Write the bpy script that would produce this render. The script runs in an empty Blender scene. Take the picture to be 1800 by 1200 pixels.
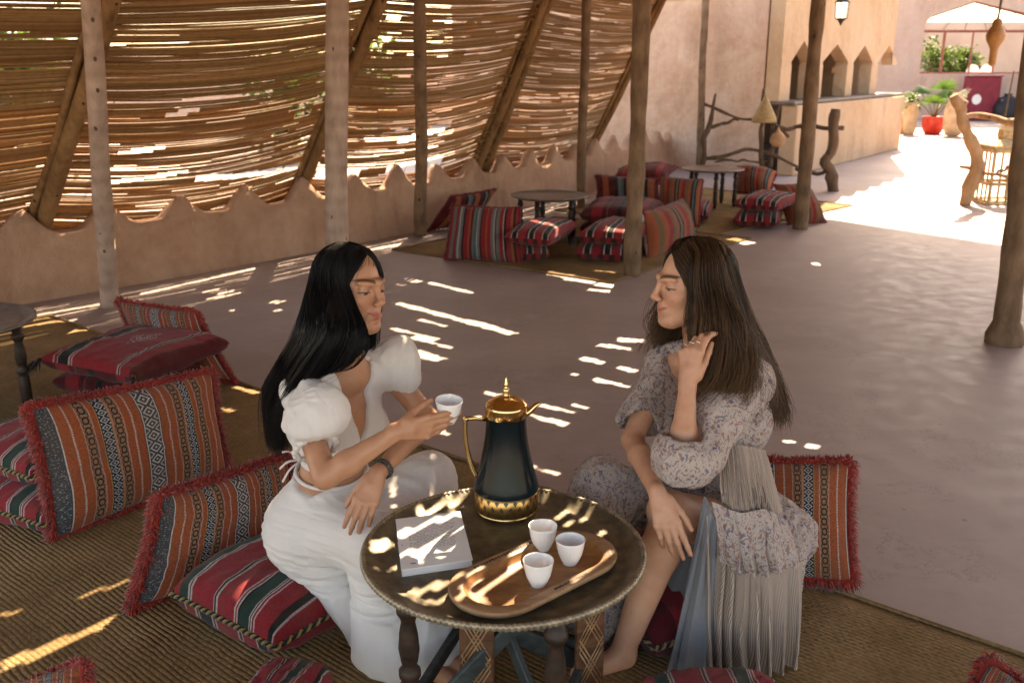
import bpy, math, random
import numpy as np
from mathutils import Vector, Matrix
C = bpy.context.scene.collection
SC = bpy.context.scene
rng = np.random.default_rng(7)
random.seed(7)
A = np.array

# ------------------------------------------------------------ camera, light, exposure
TH = math.radians(16.2); FPX = 1665.0; H = 1.58
cam = bpy.data.cameras.new('camera'); camo = bpy.data.objects.new('camera', cam); C.objects.link(camo)
cam.sensor_width = 36.0; cam.lens = 36.0 * FPX / 1800.0
cam.clip_start = 0.05; cam.clip_end = 600.0
camo.location = (0, 0, H); camo.rotation_euler = (math.pi / 2 - TH, 0, 0)
SC.camera = camo
cam.dof.use_dof = True; cam.dof.focus_distance = 2.42; cam.dof.aperture_fstop = 5.6

SUN = A([0.31, 1.02, 1.0])                     # direction towards the sun
SH = SUN[:2] / SUN[2]                           # horizontal run per metre of height
SUN_EL = math.atan2(1.0, math.hypot(SUN[0], SUN[1]))
SUN_AZ = math.atan2(SUN[0], SUN[1])
w = bpy.data.worlds.new('World'); SC.world = w; w.use_nodes = True
wn = w.node_tree.nodes; wl = w.node_tree.links
sky = wn.new('ShaderNodeTexSky'); sky.sky_type = 'NISHITA'; sky.sun_disc = False
sky.sun_elevation = SUN_EL; sky.sun_rotation = SUN_AZ
sky.dust_density = 1.8; sky.air_density = 1.0
wl.new(sky.outputs[0], wn['Background'].inputs[0]); wn['Background'].inputs[1].default_value = 0.15
sun = bpy.data.lights.new('sun', 'SUN'); suno = bpy.data.objects.new('sun', sun); C.objects.link(suno)
sun.energy = 5.0; sun.angle = math.radians(0.28); sun.color = (1.0, 0.93, 0.82)
suno.rotation_euler = Vector(-SUN).to_track_quat('-Z', 'Y').to_euler()
SC.view_settings.view_transform = 'Standard'; SC.view_settings.look = 'None'
SC.view_settings.gamma = 1.0; SC.view_settings.exposure = 2.2
SC.view_settings.use_curve_mapping = False
SC.view_settings.use_white_balance = True; SC.view_settings.white_balance_temperature = 9500; SC.view_settings.white_balance_tint = 16
try:
    SC.cycles.use_denoising = True; SC.cycles.denoiser = 'OPENIMAGEDENOISE'
    SC.cycles.max_bounces = 10; SC.cycles.diffuse_bounces = 6; SC.cycles.glossy_bounces = 4
    SC.cycles.transmission_bounces = 6; SC.cycles.transparent_max_bounces = 8
    SC.cycles.sample_clamp_indirect = 6.0
except Exception:
    pass

# ------------------------------------------------------------ geometry helpers
_c, _s = math.cos(TH), math.sin(TH)
def ray(px, py):
    x = (px - 900.0) / FPX; y = (py - 600.0) / FPX
    return A([x, _c - y * _s, -_s - y * _c])
def at(px, py, z=0.0):
    """point of the horizontal plane z that the photograph shows at (px, py)"""
    r = ray(px, py); return A([0, 0, H]) + r * ((z - H) / r[2])
def atY(px, py, Y):
    r = ray(px, py); return A([0, 0, H]) + r * (Y / r[1])
def nrm(v):
    v = A(v, float); return v / (np.linalg.norm(v) + 1e-12)

def tag(o, label=None, cat=None, group=None, kind=None):
    if label: o['label'] = label
    if cat: o['category'] = cat
    if group: o['group'] = group
    if kind: o['kind'] = kind
    return o
def thing(name, label, cat, loc=(0, 0, 0), rot=(0, 0, 0), group=None):
    o = bpy.data.objects.new(name, None); C.objects.link(o)
    o.empty_display_size = 0.1
    o.location = tuple(float(a) for a in loc); o.rotation_euler = rot
    return tag(o, label, cat, group)
def mk(name, V, Fs, mat=None, parent=None, smooth=True, uv=None, col=None, off=None, kind=None):
    """one mesh object; Fs = list of index arrays (n,3)/(n,4) ; verts local to the parent minus off"""
    V = np.asarray(V, np.float32)
    if off is not None: V = V - np.asarray(off, np.float32)
    if not isinstance(Fs, (list, tuple)) or (len(Fs) and np.isscalar(Fs[0])): Fs = [Fs]
    Fs = [np.asarray(f, np.int32) for f in Fs if len(f)]
    me = bpy.data.meshes.new(name)
    me.vertices.add(len(V)); me.vertices.foreach_set('co', V.ravel())
    nl = sum(f.size for f in Fs); nf = sum(len(f) for f in Fs)
    me.loops.add(nl); me.polygons.add(nf)
    li = np.concatenate([f.ravel() for f in Fs])
    me.loops.foreach_set('vertex_index', li)
    tot = np.concatenate([np.full(len(f), f.shape[1], np.int32) for f in Fs])
    st = np.concatenate([[0], np.cumsum(tot)[:-1]]).astype(np.int32)
    me.polygons.foreach_set('loop_start', st)
    try: me.polygons.foreach_set('loop_total', tot)
    except Exception: pass
    me.polygons.foreach_set('use_smooth', np.full(nf, bool(smooth)))
    if uv is not None:
        l = me.uv_layers.new(name='UVMap'); l.data.foreach_set('uv', np.asarray(uv, np.float32)[li].ravel())
    if col is not None:
        c4 = np.ones((len(V), 4), np.float32); c4[:, :3] = col
        a = me.color_attributes.new('Col', 'FLOAT_COLOR', 'POINT'); a.data.foreach_set('color', c4.ravel())
    me.update(calc_edges=True); me.validate()
    if mat is not None: me.materials.append(mat)
    o = bpy.data.objects.new(name, me); C.objects.link(o)
    if parent is not None: o.parent = parent
    if kind: o['kind'] = kind
    return o

class MB:
    """collects simple solids into one mesh"""
    def __init__(s): s.v = []; s.f4 = []; s.f3 = []; s.uv = []; s.c = []; s.n = 0
    def add(s, V, F4=None, F3=None, uv=None, col=None):
        V = np.asarray(V, float)
        if F4 is not None and len(F4): s.f4.append(np.asarray(F4) + s.n)
        if F3 is not None and len(F3): s.f3.append(np.asarray(F3) + s.n)
        s.v.append(V); s.n += len(V)
        s.uv.append(np.zeros((len(V), 2)) if uv is None else np.asarray(uv, float))
        s.c.append(np.ones((len(V), 3)) * (1.0 if col is None else np.asarray(col, float)))
        return s
    def box(s, c, size, rot=None, col=None, bev=0.0):
        x, y, z = [a / 2 for a in size]
        if bev > 0:
            b = min(bev, x * .9, y * .9, z * .9)
            V = []
            for sx in (-1, 1):
                for sy in (-1, 1):
                    for sz in (-1, 1):
                        V += [(sx * x, sy * (y - b), sz * (z - b)), (sx * (x - b), sy * y, sz * (z - b)), (sx * (x - b), sy * (y - b), sz * z)]
            V = A(V)
            import itertools
            def idx(sx, sy, sz, k): return (((sx > 0) * 2 + (sy > 0)) * 2 + (sz > 0)) * 3 + k
            F4 = []; F3 = []
            for sg in (-1, 1):
                F4.append([idx(sg, a, b2, 0) for a, b2 in ((-1, -1), (1, -1), (1, 1), (-1, 1))][::sg])
                F4.append([idx(a, sg, b2, 1) for a, b2 in ((-1, -1), (-1, 1), (1, 1), (1, -1))][::sg])
                F4.append([idx(a, b2, sg, 2) for a, b2 in ((-1, -1), (1, -1), (1, 1), (-1, 1))][::sg])
            for a in (-1, 1):
                for b2 in (-1, 1):
                    F4.append([idx(a, b2, -1, 0), idx(a, b2, 1, 0), idx(a, b2, 1, 1), idx(a, b2, -1, 1)][::a * b2])
                    F4.append([idx(a, -1, b2, 0), idx(a, -1, b2, 2), idx(a, 1, b2, 2), idx(a, 1, b2, 0)][::a * b2])
                    F4.append([idx(-1, a, b2, 1), idx(1, a, b2, 1), idx(1, a, b2, 2), idx(-1, a, b2, 2)][::a * b2])
                    for c2 in (-1, 1):
                        F3.append([idx(a, b2, c2, 0), idx(a, b2, c2, 1), idx(a, b2, c2, 2)][::a * b2 * c2])
        else:
            V = A([(sx * x, sy * y, sz * z) for sx in (-1, 1) for sy in (-1, 1) for sz in (-1, 1)])
            F4 = [[0, 1, 3, 2], [4, 6, 7, 5], [0, 4, 5, 1], [2, 3, 7, 6], [0, 2, 6, 4], [1, 5, 7, 3]]; F3 = None
        if rot is not None: V = V @ np.asarray(rot, float).T
        return s.add(V + np.asarray(c, float), F4, F3, col=col)
    def tube(s, P, R, n=8, col=None, cap=True, closed=False, flat=1.0, up=None):
        P = np.asarray(P, float); m = len(P); R = np.broadcast_to(np.asarray(R, float), (m,))
        if closed: T = np.roll(P, -1, 0) - np.roll(P, 1, 0)
        else:
            T = np.gradient(P, axis=0) if m > 2 else np.repeat((P[1] - P[0])[None], 2, 0)
        T = T / (np.linalg.norm(T, axis=1)[:, None] + 1e-12)
        u = A(up, float) if up is not None else (A([0, 0, 1.]) if abs(T[0][2]) < .9 else A([1., 0, 0]))
        a = np.linspace(0, 2 * math.pi, n, endpoint=False)
        V = np.zeros((m, n, 3))
        for i in range(m):
            e1 = u - T[i] * (u @ T[i]); e1 /= np.linalg.norm(e1) + 1e-12
            e2 = np.cross(T[i], e1); u = e1
            V[i] = P[i] + R[i] * (np.cos(a)[:, None] * e1 * flat + np.sin(a)[:, None] * e2)
        V = V.reshape(-1, 3); F = []
        L = m if closed else m - 1
        i0 = np.arange(L)[:, None]; j0 = np.arange(n)[None]
        i1 = (i0 + 1) % m; j1 = (j0 + 1) % n
        F = np.stack([(i0 * n + j0), (i0 * n + j1), (i1 * n + j1), (i1 * n + j0)], -1).reshape(-1, 4)
        F3 = []
        if cap and not closed:
            k = len(V); V = np.vstack([V, P[0], P[-1]])
            for j in range(n):
                F3 += [[k, (j + 1) % n, j], [k + 1, (m - 1) * n + j, (m - 1) * n + (j + 1) % n]]
        uv = np.zeros((len(V), 2))
        uv[:m * n, 0] = np.tile(np.arange(n) / n, m)
        uv[:m * n, 1] = np.repeat(np.arange(m) / max(1, m - 1), n)
        return s.add(V, F, F3, uv=uv, col=col)
    def lathe(s, prof, n=32, c=(0, 0, 0), col=None, fl=None, R=None):
        """prof: list of (r, z); fl(angle, r, z) -> radius multiplier"""
        prof = np.asarray(prof, float); m = len(prof)
        a = np.linspace(0, 2 * math.pi, n, endpoint=False)
        r = np.repeat(prof[:, 0:1], n, 1); z = np.repeat(prof[:, 1:2], n, 1)
        if fl is not None: r = r * fl(np.repeat(a[None], m, 0), r, z)
        V = np.stack([r * np.cos(a), r * np.sin(a), z], -1).reshape(-1, 3)
        i0 = np.arange(m - 1)[:, None]; j0 = np.arange(n)[None]; j1 = (j0 + 1) % n
        F = np.stack([i0 * n + j0, i0 * n + j1, (i0 + 1) * n + j1, (i0 + 1) * n + j0], -1).reshape(-1, 4)
        uv = np.stack([np.tile(np.arange(n) / n, m), np.repeat(np.arange(m) / (m - 1), n)], -1)
        if R is not None: V = V @ np.asarray(R).T
        return s.add(V + np.asarray(c, float), F, uv=uv, col=col)
    def prism(s, poly, h, c=(0, 0, 0), R=None, col=None):
        """poly in local xy (ccw), extruded along local z 0..h"""
        poly = np.asarray(poly, float); n = len(poly)
        V = np.vstack([np.c_[poly, np.zeros(n)], np.c_[poly, np.full(n, h)]])
        F4 = [[i, (i + 1) % n, (i + 1) % n + n, i + n] for i in range(n)]
        from mathutils.geometry import tessellate_polygon
        tr = tessellate_polygon([[Vector((p[0], p[1], 0)) for p in poly]])
        F3 = []
        for t in tr:
            a, b, c_ = [poly[i] for i in t]
            if (b[0] - a[0]) * (c_[1] - a[1]) - (b[1] - a[1]) * (c_[0] - a[0]) < 0: t = t[::-1]
            F3 += [[t[2], t[1], t[0]], [t[0] + n, t[1] + n, t[2] + n]]
        if R is not None: V = V @ np.asarray(R, float).T
        return s.add(V + np.asarray(c, float), F4, F3, col=col)
    def build(s, name, mat=None, parent=None, smooth=False, col=False, off=None, kind=None):
        V = np.vstack(s.v); Fs = []
        if s.f4: Fs.append(np.vstack(s.f4))
        if s.f3: Fs.append(np.vstack(s.f3))
        return mk(name, V, Fs, mat, parent, smooth, uv=np.vstack(s.uv), col=np.vstack(s.c) if col else None, off=off, kind=kind)

def Rz(a):
    c, s = math.cos(a), math.sin(a); return A([[c, -s, 0], [s, c, 0], [0, 0, 1.]])
def Rx(a):
    c, s = math.cos(a), math.sin(a); return A([[1., 0, 0], [0, c, -s], [0, s, c]])
def Ry(a):
    c, s = math.cos(a), math.sin(a); return A([[c, 0, s], [0, 1., 0], [-s, 0, c]])
def frame(x, y, z): return np.stack([x, y, z], 1)        # columns are the axes

def catmull(P, n):
    P = np.asarray(P, float); m = len(P)
    Q = np.vstack([2 * P[0] - P[1], P, 2 * P[-1] - P[-2]])
    t = np.linspace(0, m - 1 - 1e-9, n); i = t.astype(int); f = (t - i)[:, None]
    a, b, c, d = Q[i], Q[i + 1], Q[i + 2], Q[i + 3]
    return .5 * (2 * b + (c - a) * f + (2 * a - 5 * b + 4 * c - d) * f ** 2 + (3 * b - a - 3 * c + d) * f ** 3)

# value noise
def _h(i, j, k):
    n = (i * 374761393 + j * 668265263 + k * 1442695041) & 0x7fffffff
    n = ((n ^ (n >> 13)) * 1274126177) & 0x7fffffff
    return ((n ^ (n >> 16)) & 0xffff) / 65535.0
def vnoise(P):
    P = np.asarray(P, float); I = np.floor(P).astype(np.int64); f = P - I; f = f * f * (3 - 2 * f)
    i, j, k = I[:, 0], I[:, 1], I[:, 2]; x, y, z = f[:, 0], f[:, 1], f[:, 2]
    L = lambda a, b, t: a + (b - a) * t
    return L(L(L(_h(i, j, k), _h(i + 1, j, k), x), L(_h(i, j + 1, k), _h(i + 1, j + 1, k), x), y),
             L(L(_h(i, j, k + 1), _h(i + 1, j, k + 1), x), L(_h(i, j + 1, k + 1), _h(i + 1, j + 1, k + 1), x), y), z)
def fbm(P, o=3):
    s = 0; a = .5; P = np.asarray(P, float)
    for q in range(o): s = s + a * vnoise(P * 2 ** q + 17.3 * q); a *= .5
    return s / (1 - .5 ** o)
# ------------------------------------------------------------ materials
class X:
    """a shader socket with arithmetic"""
    def __init__(s, nt, so): s.nt = nt; s.so = so
    def m(s, op, *o, clamp=False):
        n = s.nt.nodes.new('ShaderNodeMath'); n.operation = op; n.use_clamp = clamp
        for i, a in enumerate((s,) + o):
            if isinstance(a, X): s.nt.links.new(a.so, n.inputs[i])
            else: n.inputs[i].default_value = float(a)
        return X(s.nt, n.outputs[0])
    def __add__(s, o): return s.m('ADD', o)
    def __radd__(s, o): return s.m('ADD', o)
    def __sub__(s, o): return s.m('SUBTRACT', o)
    def __rsub__(s, o): return (s * -1.0) + o
    def __mul__(s, o): return s.m('MULTIPLY', o)
    def __rmul__(s, o): return s.m('MULTIPLY', o)
    def __truediv__(s, o): return s.m('DIVIDE', o)
    def gt(s, o): return s.m('GREATER_THAN', o)
    def lt(s, o): return s.m('LESS_THAN', o)
    def abs(s): return s.m('ABSOLUTE')
    def fr(s): return s.m('FRACT')
    def fl(s): return s.m('FLOOR')
    def mn(s, o): return s.m('MINIMUM', o)
    def mx(s, o): return s.m('MAXIMUM', o)
    def sin(s): return s.m('SINE')
    def clamp(s): return s.m('ADD', 0.0, clamp=True)
    def band(s, a, b): return s.gt(a) * s.lt(b)
    def ss(s, a, b):
        n = s.nt.nodes.new('ShaderNodeMapRange'); n.interpolation_type = 'SMOOTHSTEP'
        s.nt.links.new(s.so, n.inputs[0]); n.inputs[1].default_value = a; n.inputs[2].default_value = b
        return X(s.nt, n.outputs[0])

class Mat:
    def __init__(s, name, rough=.7, spec=.3):
        s.m = bpy.data.materials.new(name); s.m.use_nodes = True
        s.nt = s.m.node_tree; s.b = s.nt.nodes['Principled BSDF']
        s.b.inputs['Roughness'].default_value = rough
        s.b.inputs['Specular IOR Level'].default_value = spec
    def sock(s, k, v):
        if isinstance(v, X): s.nt.links.new(v.so, s.b.inputs[k])
        elif hasattr(v, 'is_output'): s.nt.links.new(v, s.b.inputs[k])
        else: s.b.inputs[k].default_value = v
        return s
    def coord(s, kind='Object'):
        n = s.nt.nodes.new('ShaderNodeTexCoord'); return n.outputs[kind]
    def uv(s):
        n = s.nt.nodes.new('ShaderNodeSeparateXYZ'); s.nt.links.new(s.coord('UV'), n.inputs[0])
        return X(s.nt, n.outputs[0]), X(s.nt, n.outputs[1])
    def xyz(s, kind='Object'):
        n = s.nt.nodes.new('ShaderNodeSeparateXYZ'); s.nt.links.new(s.coord(kind), n.inputs[0])
        return [X(s.nt, n.outputs[i]) for i in range(3)]
    def vec(s, x, y, z=0.0):
        n = s.nt.nodes.new('ShaderNodeCombineXYZ')
        for i, a in enumerate((x, y, z)):
            if isinstance(a, X): s.nt.links.new(a.so, n.inputs[i])
            else: n.inputs[i].default_value = a
        return n.outputs[0]
    def mapv(s, so, sc=(1, 1, 1), rot=(0, 0, 0)):
        n = s.nt.nodes.new('ShaderNodeMapping'); s.nt.links.new(so, n.inputs[0])
        n.inputs['Scale'].default_value = sc; n.inputs['Rotation'].default_value = rot
        return n.outputs[0]
    def noise(s, vec=None, scale=5, detail=4, rough=.55, dist=0.0):
        n = s.nt.nodes.new('ShaderNodeTexNoise')
        s.nt.links.new(vec if vec is not None else s.coord(), n.inputs['Vector'])
        n.inputs['Scale'].default_value = scale; n.inputs['Detail'].default_value = detail
        n.inputs['Roughness'].default_value = rough; n.inputs['Distortion'].default_value = dist
        return X(s.nt, n.outputs[0])
    def voro(s, vec=None, scale=5, feature='F1', rnd=1.0):
        n = s.nt.nodes.new('ShaderNodeTexVoronoi'); n.feature = feature
        s.nt.links.new(vec if vec is not None else s.coord(), n.inputs['Vector'])
        n.inputs['Scale'].default_value = scale; n.inputs['Randomness'].default_value = rnd
        return X(s.nt, n.outputs[0]), n
    def ramp(s, x, stops, const=False):
        n = s.nt.nodes.new('ShaderNodeValToRGB'); s.nt.links.new(x.so, n.inputs[0])
        cr = n.color_ramp; cr.interpolation = 'CONSTANT' if const else 'LINEAR'
        while len(cr.elements) < len(stops): cr.elements.new(1.0)
        for e, (p, c) in zip(cr.elements, stops):
            e.position = p; e.color = (*c, 1) if len(c) == 3 else c
        return X(s.nt, n.outputs[0])
    def mix(s, f, a, b, mode='MIX'):
        n = s.nt.nodes.new('ShaderNodeMix'); n.data_type = 'RGBA'; n.blend_type = mode
        for i, v in ((0, f), (6, a), (7, b)):
            if isinstance(v, X): s.nt.links.new(v.so, n.inputs[i])
            elif hasattr(v, 'is_output'): s.nt.links.new(v, n.inputs[i])
            elif i == 0: n.inputs[0].default_value = v
            else: n.inputs[i].default_value = (*v, 1)
        return X(s.nt, n.outputs[2])
    def attr(s, name='Col'):
        n = s.nt.nodes.new('ShaderNodeAttribute'); n.attribute_name = name; return X(s.nt, n.outputs[0])
    def bump(s, h, strength=.3, dist=.01):
        n = s.nt.nodes.new('ShaderNodeBump'); n.inputs['Strength'].default_value = strength
        n.inputs['Distance'].default_value = dist
        s.nt.links.new(h.so, n.inputs['Height']); s.nt.links.new(n.outputs[0], s.b.inputs['Normal']); return s
    def translucent(s, col, fac):
        t = s.nt.nodes.new('ShaderNodeBsdfTranslucent')
        if isinstance(col, X): s.nt.links.new(col.so, t.inputs[0])
        else: t.inputs[0].default_value = (*col, 1)
        mx = s.nt.nodes.new('ShaderNodeMixShader'); mx.inputs[0].default_value = fac
        s.nt.links.new(s.b.outputs[0], mx.inputs[1]); s.nt.links.new(t.outputs[0], mx.inputs[2])
        s.nt.links.new(mx.outputs[0], s.nt.nodes['Material Output'].inputs[0]); return s

def plain(name, col, rough=.7, spec=.3, metal=0.0, var=.25, scale=20, bump=.0, bscale=60):
    m = Mat(name, rough, spec)
    n = m.noise(scale=scale, detail=5)
    m.sock('Base Color', m.mix(n.ss(.3, .7), [c * (1 - var) for c in col], [min(1, c * (1 + var)) for c in col]))
    m.sock('Metallic', metal)
    if bump: m.bump(m.noise(scale=bscale, detail=4), bump, .004)
    return m.m
M = {}
# concrete floor
m = Mat('polished_concrete', .5, .35)
n1 = m.noise(scale=.9, detail=6, rough=.6); n2 = m.noise(scale=7, detail=6, rough=.65); n3 = m.noise(scale=60, detail=3)
col = m.ramp(n1 * .55 + n2 * .45, [(.30, (.215, .163, .147)), (.5, (.308, .240, .220)), (.68, (.390, .312, .288))])
vd, vn = m.voro(scale=5.5)
spk = vd.lt(.055) * m.noise(scale=2.3).gt(.5)
crk, _ = m.voro(m.mapv(m.coord(), (1, 1.6, 1)), scale=1.1, feature='DISTANCE_TO_EDGE')
col = m.mix(spk * .6, col, (.10, .075, .06))
scuff = m.noise(m.mapv(m.coord(), (1.2, 9, 1), (0, 0, .7)), scale=2.2, detail=5).ss(.6, .75)
col = m.mix(scuff * .35, col, (.18, .14, .12)); dust = m.noise(scale=2.6, detail=7, rough=.7, dist=.8).ss(.5, .75); col = m.mix(dust * .35, col, (.42, .35, .30)); hair_ = m.noise(m.mapv(m.coord(), (1, 1, 1)), scale=.55, detail=8, rough=.75); col = m.mix((hair_ - .5).abs().lt(.0035) * m.noise(scale=.8).gt(.55) * .4, col, (.13, .10, .085))
m.sock('Base Color', col); m.sock('Roughness', n2.ss(.2, .8) * .25 + .42); m.bump(n3 * .8 + m.noise(scale=180, detail=3) * .4, .10, .003); M['floor'] = m.m
# outside paving / sand
m = Mat('pale_ground', .85, .2)
n1 = m.noise(scale=.8, detail=6)
m.sock('Base Color', m.ramp(n1, [(.3, (.36, .30, .26)), (.7, (.48, .42, .37))])); m.bump(m.noise(scale=30), .2, .01); M['ground'] = m.m
# adobe
def adobe(name, dark, mid, light, sc=1.4):
    m = Mat(name, .9, .12)
    a = m.noise(scale=sc, detail=7, rough=.62, dist=.4); b = m.noise(scale=sc * 9, detail=5); g = m.noise(m.mapv(m.coord(), (4, 4, .7)), scale=1.6, detail=5)
    f = a * .62 + b * .2 + g * .18
    col = m.ramp(f, [(.32, dark), (.48, mid), (.66, light)])
    st = m.noise(m.mapv(m.coord(), (1, 1, .25), (.3, .5, 0)), scale=38, detail=4).gt(.66); col = m.mix(st * .22, col, [min(1, c * 1.35) for c in light])
    sn = m.noise(m.mapv(m.coord(), (2.2, 2.2, .8)), scale=.9, detail=6, rough=.7).ss(.52, .72); col = m.mix(sn * .38, col, [c * .62 for c in dark])
    m.sock('Base Color', col); m.bump(b * 1.0 + a * 1.8 + m.noise(scale=90) * .4 + st * .15, .75, .025); return m.m
M['adobe'] = adobe('adobe_plaster', (.30, .170, .112), (.425, .255, .172), (.53, .345, .245))
M['pink'] = adobe('pink_plaster', (.47, .28, .19), (.60, .39, .285), (.74, .56, .45), 1.3)
M['ochre'] = adobe('ochre_plaster', (.47, .29, .175), (.57, .38, .24), (.64, .46, .32), .9)
M['mauve'] = adobe('mauve_plaster', (.46, .31, .25), (.55, .39, .32), (.62, .47, .40), .8)
# reeds : colour attribute per reed, light comes through
m = Mat('reed', .6, .3)
c = m.attr('Col'); n = m.noise(m.mapv(m.coord(), (1, 1, 1)), scale=26, detail=4)
col = m.mix(n.ss(.4, .75) * .4, c, (.14, .065, .022)); m.sock('Base Color', col)
m.translucent(m.mix(1.0, c, (1.0, .78, .45), 'MULTIPLY'), .36); M['reed'] = m.m
# bark posts
def bark(name, d, l, ring=26):
    m = Mat(name, .85, .15)
    x, y, z = m.xyz(); n = m.noise(m.mapv(m.coord(), (1, 1, .35)), scale=14, detail=6, rough=.65)
    r = ((z * ring + n * 2.2).sin() * .5 + .5)
    f = n * .75 + r * .09 + m.noise(scale=3, detail=3) * .3
    col = m.ramp(f, [(.38, d), (.72, l)])
    kn, _ = m.voro(m.mapv(m.coord(), (1, 1, .5)), scale=9)
    col = m.mix(kn.lt(.09), col, [a * .35 for a in d]); m.sock('Base Color', col); m.bump(n + r * .4, .7, .012); return m.m
M['bark_pale'] = bark('pale_bark', (.27, .185, .145), (.46, .335, .275), 60); M['bark_dark'] = bark('dark_bark', (.10, .060, .038), (.26, .165, .105))
M['pole'] = bark('old_pole', (.12, .062, .03), (.32, .18, .085), 8)
M['branch_dark'] = bark('weathered_branch', (.07, .045, .032), (.17, .115, .08), 10); M['branch_pale'] = bark('sunbleached_branch', (.26, .15, .085), (.46, .29, .17), 10)
# sisal matting
m = Mat('sisal', .95, .08)
x, y, z = m.xyz()
a = m.noise(m.mapv(m.coord(), (1, 1, 1)), scale=3.0, detail=5); b = m.noise(scale=55, detail=3)
rows = ((y * 62 + m.noise(scale=9) * 1.2) * 6.2832 / 6.2832).fr(); rr = ((rows - .5).abs() * 2)
cols = ((x * 38 + y.m('FLOOR') * .5 + (y * 62).fl() * .5)).fr(); cc = ((cols - .5).abs() * 2)
wv = (1 - rr * rr) * (1 - cc * cc * .6)
col = m.ramp(a * .5 + b * .32 + wv * (m.noise(scale=1.7, detail=3) * .4 - .02), [(.28, (.12, .075, .034)), (.5, (.235, .155, .076)), (.75, (.37, .26, .14))])
m.sock('Base Color', col); m.bump(wv * m.noise(scale=2.6, detail=3).ss(.25, .75) + b * .5, .7, .011); M['sisal'] = m.m
# skin, cloth, hair
def skin(name):
    m = Mat(name, .46, .42); c = m.attr('Col'); n = m.noise(scale=38, detail=4)
    m.sock('Base Color', m.mix(m.noise(scale=140, detail=4).gt(.63) * .10, m.mix((n * .6 + m.noise(scale=11, detail=3) * .4).ss(.38, .66) * .26, c, (.34, .125, .075)), (.20, .085, .05)))
    m.sock('Subsurface Weight', .12); m.b.inputs['Subsurface Radius'].default_value = (.012, .005, .003)
    m.b.inputs['Subsurface Scale'].default_value = 1.0
    m.bump(m.noise(scale=420, detail=2), .08, .002); return m.m
M['skin'] = skin('skin')
def linen(name, col, sc=900, b=.25):
    m = Mat(name, .85, .15)
    wv = m.noise(m.mapv(m.coord(), (1, 1, .12)), scale=sc * .5, detail=2) + m.noise(m.mapv(m.coord(), (.12, .12, 1)), scale=sc * .5, detail=2)
    n = m.noise(scale=9, detail=4)
    m.sock('Base Color', m.mix(n.ss(.3, .7), [c * .94 for c in col], col))
    m.sock('Sheen Weight', .15); m.bump(wv + m.noise(scale=45, detail=4) * 1.4, b, .003)
    m.translucent([c * .9 for c in col], .12); return m.m
M['linen'] = linen('white_linen', (.74, .71, .69))
def hairmat(name, d, l, rough=.34):
    m = Mat(name, .42, .24); c = m.attr('Col'); m.sock('Base Color', c); return m.m
M['hair'] = hairmat('hair', 0, 0)
def floral(name, base, dens=1.0):
    m = Mat(name, .85, .12)
    w_ = m.noise(scale=30, detail=3); v = m.nt.nodes.new('ShaderNodeVectorMath'); v.operation = 'MULTIPLY_ADD'
    n = m.nt.nodes.new('ShaderNodeTexNoise'); n.inputs['Scale'].default_value = 26; m.nt.links.new(m.coord(), n.inputs['Vector'])
    m.nt.links.new(n.outputs[1], v.inputs[0]); v.inputs[1].default_value = (.06, .06, .06); m.nt.links.new(m.coord(), v.inputs[2])
    f1, n1 = m.voro(v.outputs[0], scale=68); f2, n2 = m.voro(v.outputs[0], scale=120); f3 = m.noise(v.outputs[0], scale=120, detail=3)
    sep = m.nt.nodes.new('ShaderNodeSeparateColor'); m.nt.links.new(n1.outputs['Color'], sep.inputs[0]); r1 = X(m.nt, sep.outputs[0]); r2 = X(m.nt, sep.outputs[1])
    col = m.mix(f3.ss(.4, .62) * .8, base, [min(1, a * 1.35) for a in base])
    col = m.mix(f3.ss(.52, .6) * .75 * dens, col, (.10, .085, .12))
    col = m.mix(f1.lt(.36) * r1.gt(.36) * .85 * dens, col, (.27, .125, .10))
    col = m.mix(f1.lt(.16) * r1.gt(.5), col, (.55, .42, .36))
    col = m.mix(f1.lt(.36) * r2.gt(.72) * .8 * dens, col, (.12, .12, .20))
    col = m.mix(f2.lt(.2) * .7 * dens, col, (.075, .055, .06))
    m.sock('Base Color', col); m.bump(m.noise(scale=120, detail=3) + w_, .25, .003); m.translucent(base, .12); return m.m
M['floral'] = floral('floral_cotton', (.43, .365, .335))
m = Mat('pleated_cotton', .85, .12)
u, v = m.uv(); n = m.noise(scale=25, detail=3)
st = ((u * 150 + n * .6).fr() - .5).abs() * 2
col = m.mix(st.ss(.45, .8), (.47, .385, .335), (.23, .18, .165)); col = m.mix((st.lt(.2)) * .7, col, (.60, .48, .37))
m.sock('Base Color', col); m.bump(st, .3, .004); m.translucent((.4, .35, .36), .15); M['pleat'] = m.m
M['lining'] = linen('blue_grey_lining', (.23, .245, .275)); M['blacklace'] = plain('black_lace', (.012, .013, .022), .6, .3)
# metals, woods, ceramics
M['brass_dark'] = plain('aged_brass', (.135, .112, .072), .42, .5, .45, .35, 30, .15, 80); M['pewter'] = plain('tarnished_tray', (.17, .15, .14), .35, .5, .5, .25, 20, .1, 60)
M['brass'] = plain('brass', (.60, .42, .20), .27, .5, 1.0, .15, 30, .05)
M['gold'] = plain('gold_rim', (.80, .56, .26), .18, .5, 1.0, .1, 20)
m = Mat('dark_enamel', .2, .2); x, y, z = m.xyz()
m.sock('Base Color', m.mix(m.noise(scale=6).ss(.4, .6), (.003, .009, .011), (.006, .018, .024))); M['enamel'] = m.m
m = Mat('fretted_gold_band', .33, .5); u, v = m.uv()
s_ = ((u * 22).fr() - .5).abs() * 2; t_ = ((v * 2).fr() - .5).abs() * 2; D = s_ + t_
ins = D.lt(.55) * v.band(.1, .9); tri = D.gt(1.5) * v.band(.1, .9)
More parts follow.
